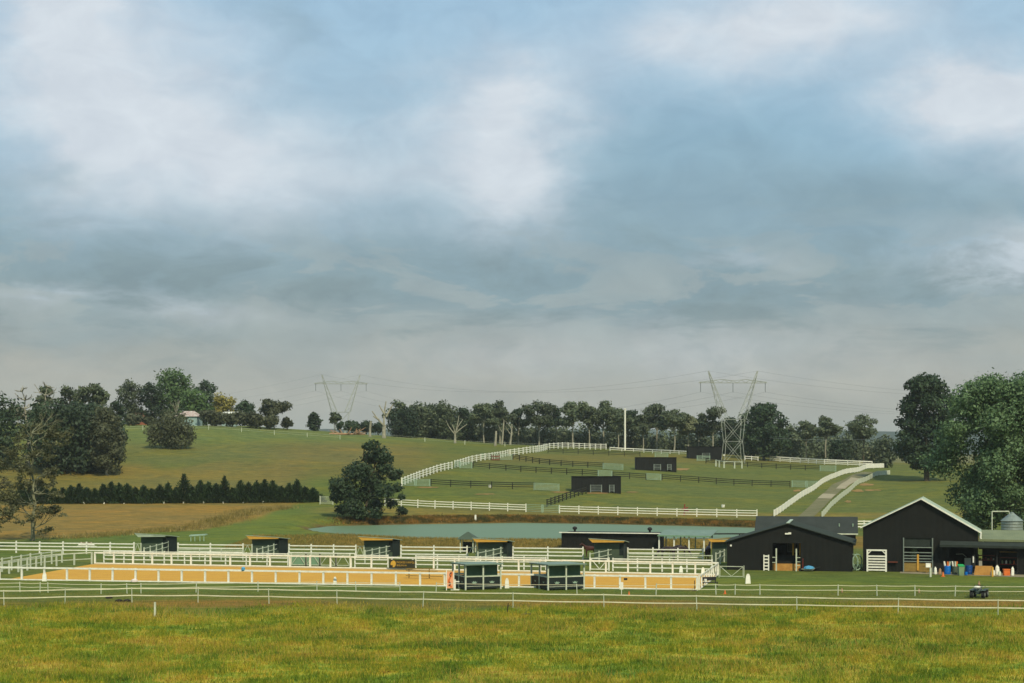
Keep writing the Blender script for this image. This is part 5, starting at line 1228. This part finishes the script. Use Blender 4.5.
for u_,y_,lb in ((629,595.5,'orange cone right of the white board sign'),(725,594,'orange cone behind the tape fence near the barns')):
    cn = thing('traffic_cone',lb,'cone',P(u_,y_),0,'orange cones by the tape fence'); MB().box(-.15,.15,-.15,.15,0,.03).build('base', M['orange'], cn); MB().lathe([(.1,.031),(.02,.4)],10).build('cone', M['orange'], cn)
for u_,y_,lb in ((842,592.5,'small cream peg by the tape fence before the wide barn'),(919,593,'small cream peg by the tape fence before the big barn')):
    o = MB().lathe([(.1,0),(.09,.25),(.03,.4)],8).build('peg', M['log']); o.location = P(u_,y_); tag(o,lb,'peg')
# dark bench feeder at arena's right end
fb = thing('garden_bench','dark metal bench with a backrest at the right end of the arena','bench',P(703,587.5),R(20))
MB().box(0,1.6,0,.45,.42,.48).build('seat', M['rubber'], fb); MB().box(0,1.6,.42,.47,.6,.95).build('backrest', M['rubber'], fb)
for x in (.08,1.52):
    for y in (.04,.42): MB().box(x-.03,x+.03,y-.03,y+.03,0,.42 if y < .2 else .6).build('leg', M['rubber'], fb)
o = thing('seat_bucket','white bucket standing on the dark bench','bucket',Matrix.Translation(fb.location)@Matrix.Rotation(R(20),4,'Z')@Vector((.35,.2,.482))); MB().lathe([(.12,0),(.15,.3)],10).build('pail', W, o)
bt = thing('mounting_stand','thin dark metal stand at the near right corner of the arena','stand',P(694.5,590.8))
MB().tube((0,0,0),(0,0,.95),.03,.03,6).build('upright', M['rubber'], bt); MB().box(-.25,.25,-.04,.04,0,.05).build('foot', M['rubber'], bt)
gate('ground_gate','low V-braced white gate lying open right of the arena corner',P(719,577.5),P(744,578),1.15,M['white2'],style='V',th=.05,pw=.06)
# pale trough table behind the first shelter
tt = thing('trough_table','pale green picnic-like trough table on the grass right of the first shelter','table',P(189,541.5),R(8))
MB().slab([(0,0,.85),(2.2,0,.95),(2.5,1.0,1.0),(.2,1.0,.9)],.14).build('tabletop', M['palegreen'], tt)
for x in (.25,.8,1.5,2.05): MB().box(x-.06,x+.06,.1,.22,0,.74).build('leg', M['palegreen'], tt)
# low red and white thing behind left fence
lt = thing('jump_pole_stack','low stack of red and white poles behind the left white fence','poles',P(80,547.5),R(-10))
for k,(m_,z_) in enumerate((('red',.55),('white',.35),('white2',.12))): MB().tube((0-.2*k,0,z_),(1.7+.3*k,0,z_),.1,.1,8).build('pole', M[m_], lt)
for x in (.1,1.5): MB().box(x-.06,x+.06,.12,.2,0,.7).build('cup_stand', M['white'], lt)
# quad bike
p = P(979,597.5); qd = thing('quad_bike','grey quad bike parked in the grass before the lean-to','quad bike',p,R(245))
for x,y in ((.75,.5),(.75,-.5),(-.7,.52),(-.7,-.52)):
    wh = MB().tube((x,y-.14,.33),(x,y+.14,.33),.33,.33,16).build('wheel', M['rubber'], qd); MB().tube((x,y-.148,.33),(x,y+.148,.33),.14,.14,10).build('rim', M['galvdark'], wh)
mb = MB(); mb.lathe([(.2,.35),(.32,.45),(.34,.62),(.2,.8),(.05,.82)],12,(.45,0,0)); mb.lathe([(.2,.35),(.28,.5),(.24,.7)],10,(-.4,0,0)); mb.box(-.9,.9,-.14,.14,.36,.62); mb.build('body', M['quad'], qd)
for x in (.72,-.7):
    for y in (.5,-.5): MB().slab([(x-.45,y-.2,.74),(x+.45,y-.2,.74),(x+.4,y+.2,.74),(x-.4,y+.2,.74)],.05).build('mudguard', M['quad'], qd)
MB().box(-.6,.15,-.16,.16,.7,.86).build('seat', M['rubber'], qd)
mb = MB(); mb.tube((.35,0,.75),(.25,0,1.08),.03,.03,6); mb.tube((.22,-.4,1.1),(.22,.4,1.1),.025,.025,6); mb.build('handlebar', M['rubber'], qd)
for x in (.9,-.85):
    mb = MB()
    for y in (-.35,-.12,.12,.35): mb.bar((x-.28,y,.9),(x+.28,y,.9),.03,.03)
    for dx in (-.28,.28): mb.bar((x+dx,-.38,.9),(x+dx,.38,.9),.03,.03)
    for dx in (-.2,.2): mb.bar((x+dx,0,.72),(x+dx,0,.89),.03,.03)
    mb.build('rack', M['galv'], qd)
o = MB().lathe([(.25,.93),(.3,1.0),(.2,1.08)],10,(.9,0,0)).build('pale_bag', W, None); o.location = p; o.rotation_euler.z = R(245); tag(o,'pale bag on the front rack of the quad bike','bag')
o = MB().lathe([(.1,.87),(.12,1.2),(.06,1.32),(.07,1.45)],10).build('feed_bottle', M['log'], None); o.location = p; tag(o,'cream bottle standing upright on the quad bike seat','bottle')
# rust-red implements on the hill
p = H(685,516.3); rf_ = thing('rusty_implement','rust-red implement behind the white fence above the pond','implement',p+Vector((0,1.5,.6)))
MB().tube((-.6,0,.5),(.7,0,.9),.12,.1,7).build('beam', M['red'], rf_); MB().tube((0,0,-.6),(.1,0,1.5),.12,.1,7).build('mast', M['red'], rf_); MB().lathe([(.4,.1),(.45,.4),(.3,.6)],10,(.4,0,0)).build('hopper', M['rust'], rf_)
p = H(495.5,460.5); rf_ = thing('hay_feeder','rust-red round hay feeder by the pale gates high on the hill','feeder',p)
mb = MB(); n = 12
for z_ in (.2,1.0):
    for k in range(n): a0,a1=2*math.pi*k/n,2*math.pi*(k+1)/n; mb.tube((1.0*math.cos(a0),math.sin(a0),z_),(1.0*math.cos(a1),math.sin(a1),z_),.09,.09,5)
mb.build('ring', M['red'], rf_); mb = MB()
for k in range(n): a0=2*math.pi*k/n; mb.tube((math.cos(a0),math.sin(a0),0),(1.05*math.cos(a0),1.05*math.sin(a0),1.5),.06,.06,5)
mb.build('bars', M['rust'], rf_)
for u_,y_,lb in ((490,487.5,'small white bucket below the lowest black fence'),(723,507.5,'small white bucket on the slope above the white fence'),(724,456,'pale box sign on the pylon leg fence')):
    p = H(u_,y_); o = MB().lathe([(.3,0),(.36,.5)],10).build('field_bucket', W); o.location = p; tag(o,lb,'bucket')
o = MB().box(-.15,.15,-.15,.15,-.2,1.0).build('depth_post', W); o.location = H(475.5,521); tag(o,'short white post at the water edge on the far bank','post')
# pylon enclosure
fence('pylon_fence','pale post fence round the legs of the right pylon',[H(u,y) for u,y in ((716,466.5),(722,468),(734,468.5),(742,468.5))],2.6,1.8,.3,[(1.7,.14)],.06,M['white2'])

# ------------------------------------------------------------------ horses
def horse(label, loc_, rz, coat, grazing=False, group=None, s=1.0):
    t = thing('horse', label, 'horse', loc_, rz, group); t.scale = (s,s,s)
    J = [((-.05,0,1.2),.33),((-.72,0,1.28),.3),((.55,0,1.26),.29),((-.95,0,1.15),.2)]
    E = [(0,1),(0,2),(1,3)]
    def add(pr, co_, r): J.append((co_,r)); E.append((pr,len(J)-1)); return len(J)-1
    if grazing: nk = [((.85,0,1.15),.19),((1.12,0,.8),.13),((1.3,0,.5),.12),((1.42,0,.2),.07)]
    else: nk = [((.85,0,1.5),.19),((1.08,0,1.8),.13),((1.3,0,1.88),.12),((1.62,0,1.66),.07)]
    pr = 2
    for c_, r_ in nk: pr = add(pr, c_, r_)
    for x, y, front in ((.58,.16,1),(.5,-.16,1),(-.82,.17,0),(-.7,-.17,0)):
        b_ = 2 if front else 1
        if front: ch_ = [((x,y,.95),.12),((x+.02,y,.52),.065),((x,y,.12),.045),((x+.05,y,.03),.06)]
        else: ch_ = [((x+.08,y,.9),.15),((x-.12,y,.55),.07),((x-.04,y,.12),.045),((x+.02,y,.03),.06)]
        pr = b_
        for c_, r_ in ch_: pr = add(pr, c_, r_)
    me = bpy.data.meshes.new('body'); me.from_pydata([c_ for c_,_ in J], E, []); me.materials.append(coat)
    o = link('body', me, t); mo = o.modifiers.new('skin','SKIN')
    for i,(c_,r_) in enumerate(J): v = me.skin_vertices[0].data[i]; v.radius = (r_,r_); v.use_root = (i == 0)
    sb_ = o.modifiers.new('sub','SUBSURF'); sb_.levels = 1; sb_.render_levels = 2; mo.use_smooth_shade = True
    hx = nk[2][0]
    for y in (.06,-.06): MB().tube((hx[0]-.06,y,hx[2]+.08),(hx[0]-.04,y*1.3,hx[2]+.24),.04,.01,5).build('ear', coat, t)
    mb = MB(); mb.tube((-1.05,0,1.3),(-1.2,0,.95),.06,.08,6); mb.tube((-1.2,0,.95),(-1.18,0,.45),.08,.03,6); mb.build('tail', M['hair'], t)
    mb = MB(); a = Vector((.55,0,1.52)); b_ = Vector(nk[2][0])+Vector((-.1,0,.08))
    m_ = Vector(nk[0][0])+Vector((-.08,0,.2 if not grazing else .2)); mb.bar(a,m_,.06,.16); mb.bar(m_,b_,.05,.14); mb.build('mane', M['hair'], t)
horse('bay horse standing at the end of the white fence before the long black stable', P(590,557,0), R(200), M['hide_bay'], s=.85)
horse('dark brown horse behind the white fence before the teal-roofed shed, left one', P(667,559.5,0), R(172), M['hide_dark'], True)
horse('dark brown horse behind the white fence before the teal-roofed shed, right one', P(680,558,0), R(8), M['hide_dark'], True)
horse('reddish brown horse half hidden beside the sixth shelter', P(708,560,0), R(75), M['hide_bay'])

# ------------------------------------------------------------------ haze
hz, nt, b = newmat('haze_air'); nt.nodes.remove(b)
pv = nt.nodes.new('ShaderNodeVolumePrincipled'); pv.inputs['Color'].default_value = (.86,.90,.80,1); pv.inputs['Density'].default_value = .0001; pv.inputs['Anisotropy'].default_value = .1
nt.links.new(pv.outputs[0], nt.nodes['Material Output'].inputs['Volume'])
o = MB().box(-9500,9500,-650,12500,-25,75).build('haze', hz); kind(o, 'stuff')

# ------------------------------------------------------------------ sky, sun, camera
w = bpy.data.worlds.new('World'); sc.world = w; w.use_nodes = True; nt = w.node_tree; nt.nodes.clear()
SEL, SAZ = 46.0, 158.0
sky = nt.nodes.new('ShaderNodeTexSky'); sky.sky_type = 'NISHITA'; sky.sun_disc = False; sky.sun_elevation = R(SEL); sky.sun_rotation = R(SAZ); sky.dust_density = 2
tc = nt.nodes.new('ShaderNodeTexCoord').outputs['Generated']; sx = nt.nodes.new('ShaderNodeSeparateXYZ'); nt.links.new(tc, sx.inputs[0])
az = maths(nt,'MULTIPLY',maths(nt,'ARCTAN2',sx.outputs['X'],sx.outputs['Y']),57.2958); el = maths(nt,'MULTIPLY',maths(nt,'ARCSINE',sx.outputs['Z']),57.2958)
cb = nt.nodes.new('ShaderNodeCombineXYZ'); nt.links.new(az, cb.inputs[0]); nt.links.new(el, cb.inputs[1])
az0, el0 = az, el
def mapped(sc_, off=(0,0,0)):
    mp = nt.nodes.new('ShaderNodeMapping'); mp.inputs['Scale'].default_value = sc_; mp.inputs['Location'].default_value = off; nt.links.new(cb.outputs[0], mp.inputs['Vector']); return mp.outputs['Vector']
nA = noise(nt, mapped((.13,.26,1),(3,1,0)), 1, 6, .55, .4)       # broad cloud masses
nB = noise(nt, mapped((.22,.36,1),(7,2,0)), 1, 5, .5, .3)        # finer wisps
nC = noise(nt, mapped((.09,.5,1),(1,9,0)), 1, 4, .5, .2)         # flat streaks
elw = maths(nt,'ADD',el,maths(nt,'MULTIPLY',maths(nt,'SUBTRACT',nA,.5),3.0)); elw = maths(nt,'ADD',elw,maths(nt,'MULTIPLY',maths(nt,'SUBTRACT',nC,.5),1.2))
fe = maths(nt,'DIVIDE',elw,20.0,True)
base = ramp(nt, fe, [(0.0,sr(172,174,167)),(.1,sr(177,179,172)),(.18,sr(158,167,165)),(.27,sr(140,163,171)),(.38,sr(148,178,194)),(.5,sr(150,187,209)),(.66,sr(162,196,219)),(1.0,sr(166,200,228))])
wN = nt.nodes.new('ShaderNodeTexNoise'); wN.inputs['Scale'].default_value = 1; wN.inputs['Detail'].default_value = 7; wN.inputs['Roughness'].default_value = .6
nt.links.new(mapped((.28,.5,1),(4,4,0)), wN.inputs['Vector']); wS = nt.nodes.new('ShaderNodeSeparateColor'); nt.links.new(wN.outputs['Color'], wS.inputs[0])
az = maths(nt,'ADD',az0,maths(nt,'MULTIPLY',maths(nt,'SUBTRACT',wS.outputs[0],.5),5)); el = maths(nt,'ADD',el0,maths(nt,'MULTIPLY',maths(nt,'SUBTRACT',wS.outputs[1],.5),2.6))
def blob(px, py, wpx, hpx, k):
    a0 = math.degrees(math.atan((px-CX)/F)); e0 = math.degrees(math.atan((HY-py)/F)); wd = wpx/F*57.3; hd = hpx/F*57.3
    a = maths(nt,'DIVIDE',maths(nt,'SUBTRACT',az,a0),wd); e = maths(nt,'DIVIDE',maths(nt,'SUBTRACT',el,e0),hd)
    r2 = maths(nt,'ADD',maths(nt,'MULTIPLY',a,a),maths(nt,'MULTIPLY',e,e)); g = maths(nt,'EXPONENT',maths(nt,'MULTIPLY',r2,-1.0)); return maths(nt,'MULTIPLY',g,k)
def total(lst):
    s_ = None
    for q_ in lst: g = blob(*q_); s_ = g if s_ is None else maths(nt,'ADD',s_,g)
    return s_
br = total([(110,80,130,70,.95),(230,175,130,60,.9),(40,30,60,50,.6),(90,150,80,60,.5),(500,110,85,50,1.1),(520,190,50,50,.75),(440,170,90,40,.5),(780,25,140,45,1.1),(700,60,80,30,.5),(1005,120,90,45,1.1),(960,100,70,24,.6),(1010,262,70,30,.9),(750,270,42,12,.5),(60,190,60,30,.3),(200,318,80,12,.4),(40,300,80,8,.45),(640,350,260,30,.3),(100,15,60,20,.3)])
br = maths(nt,'MULTIPLY',br,maths(nt,'ADD',maths(nt,'MULTIPLY',nB,1.1),.4)); br = maths(nt,'MULTIPLY',br,1.0,True)
c1 = mixc(nt, br, base, sr(216,225,233))
dk = total([(300,262,260,30,.6),(560,300,240,24,.7),(850,205,190,34,.75),(620,200,60,40,.3),(110,340,110,12,.75),(760,285,120,20,.75),(60,322,70,9,.5),(940,310,120,22,.6),(700,140,110,40,.35),(285,25,35,30,.35),(30,190,50,14,.4)])
dk = maths(nt,'MULTIPLY',dk,maths(nt,'ADD',maths(nt,'MULTIPLY',nB,1.2),.15)); dk = maths(nt,'MULTIPLY',dk,1.0,True)
c2 = mixc(nt, dk, c1, sr(134,159,169))
bd_ = maths(nt,'DIVIDE',maths(nt,'SUBTRACT',el0,4.9),2.1); bd_ = maths(nt,'EXPONENT',maths(nt,'MULTIPLY',maths(nt,'MULTIPLY',bd_,bd_),-1.0))
nD = noise(nt, mapped((.2,.62,1),(11,3,0)), 1, 9, .6, .5); cu = ramp(nt, nD, [(.5,(0,0,0)),(.545,(.55,.55,.55)),(.66,(.75,.75,.75))])
c2 = mixc(nt, maths(nt,'MULTIPLY',cu,bd_), c2, sr(166,178,179)); cu2 = ramp(nt, nD, [(.36,(.7,.7,.7)),(.47,(0,0,0))]); c2 = mixc(nt, maths(nt,'MULTIPLY',cu2,bd_), c2, sr(128,148,154))
wisp = ramp(nt, noise(nt, mapped((.45,.8,1),(2,5,0)), 1, 8, .6, .6), [(.35,(.94,.945,.955)),(.65,(1.06,1.055,1.045))]); c2 = mixc(nt, 1.0, c2, wisp, 'MULTIPLY')
bg1 = nt.nodes.new('ShaderNodeBackground'); nt.links.new(sky.outputs[0], bg1.inputs['Color']); bg1.inputs['Strength'].default_value = .08
bg2 = nt.nodes.new('ShaderNodeBackground'); nt.links.new(c2, bg2.inputs['Color']); bg2.inputs['Strength'].default_value = 1.0
ms = nt.nodes.new('ShaderNodeMixShader'); ms.inputs['Fac'].default_value = .92
nt.links.new(bg1.outputs[0], ms.inputs[1]); nt.links.new(bg2.outputs[0], ms.inputs[2]); wo = nt.nodes.new('ShaderNodeOutputWorld'); nt.links.new(ms.outputs[0], wo.inputs['Surface'])

sl = bpy.data.lights.new('sun','SUN'); sl.energy = 3.9; sl.angle = R(.8); sl.color = (1,.92,.74)
so = bpy.data.objects.new('sun', sl); COL.objects.link(so)
sv = Vector((math.cos(R(SEL))*math.sin(R(SAZ)), math.cos(R(SEL))*math.cos(R(SAZ)), math.sin(R(SEL))))
so.rotation_euler = sv.to_track_quat('Z','Y').to_euler(); so.location = (-100,-100,200)
cam = bpy.data.cameras.new('camera'); co_ = bpy.data.objects.new('camera', cam); COL.objects.link(co_)
cam.sensor_width = 36; cam.lens = 36*F/1024; cam.clip_end = 30000; cam.clip_start = .5
cam.shift_y = (HY-341.5)/1024
co_.location = (0,0,CH); co_.rotation_euler = (R(90),0,0); sc.camera = co_
vs = sc.view_settings; vs.view_transform = 'Standard'; vs.look = 'None'; vs.exposure = 0; vs.gamma = 1; vs.use_curve_mapping = False
sc.cycles.max_bounces = 5; sc.cycles.volume_bounces = 0; sc.cycles.transparent_max_bounces = 4; sc.cycles.use_denoising = True; sc.cycles.denoising_prefilter = 'ACCURATE'
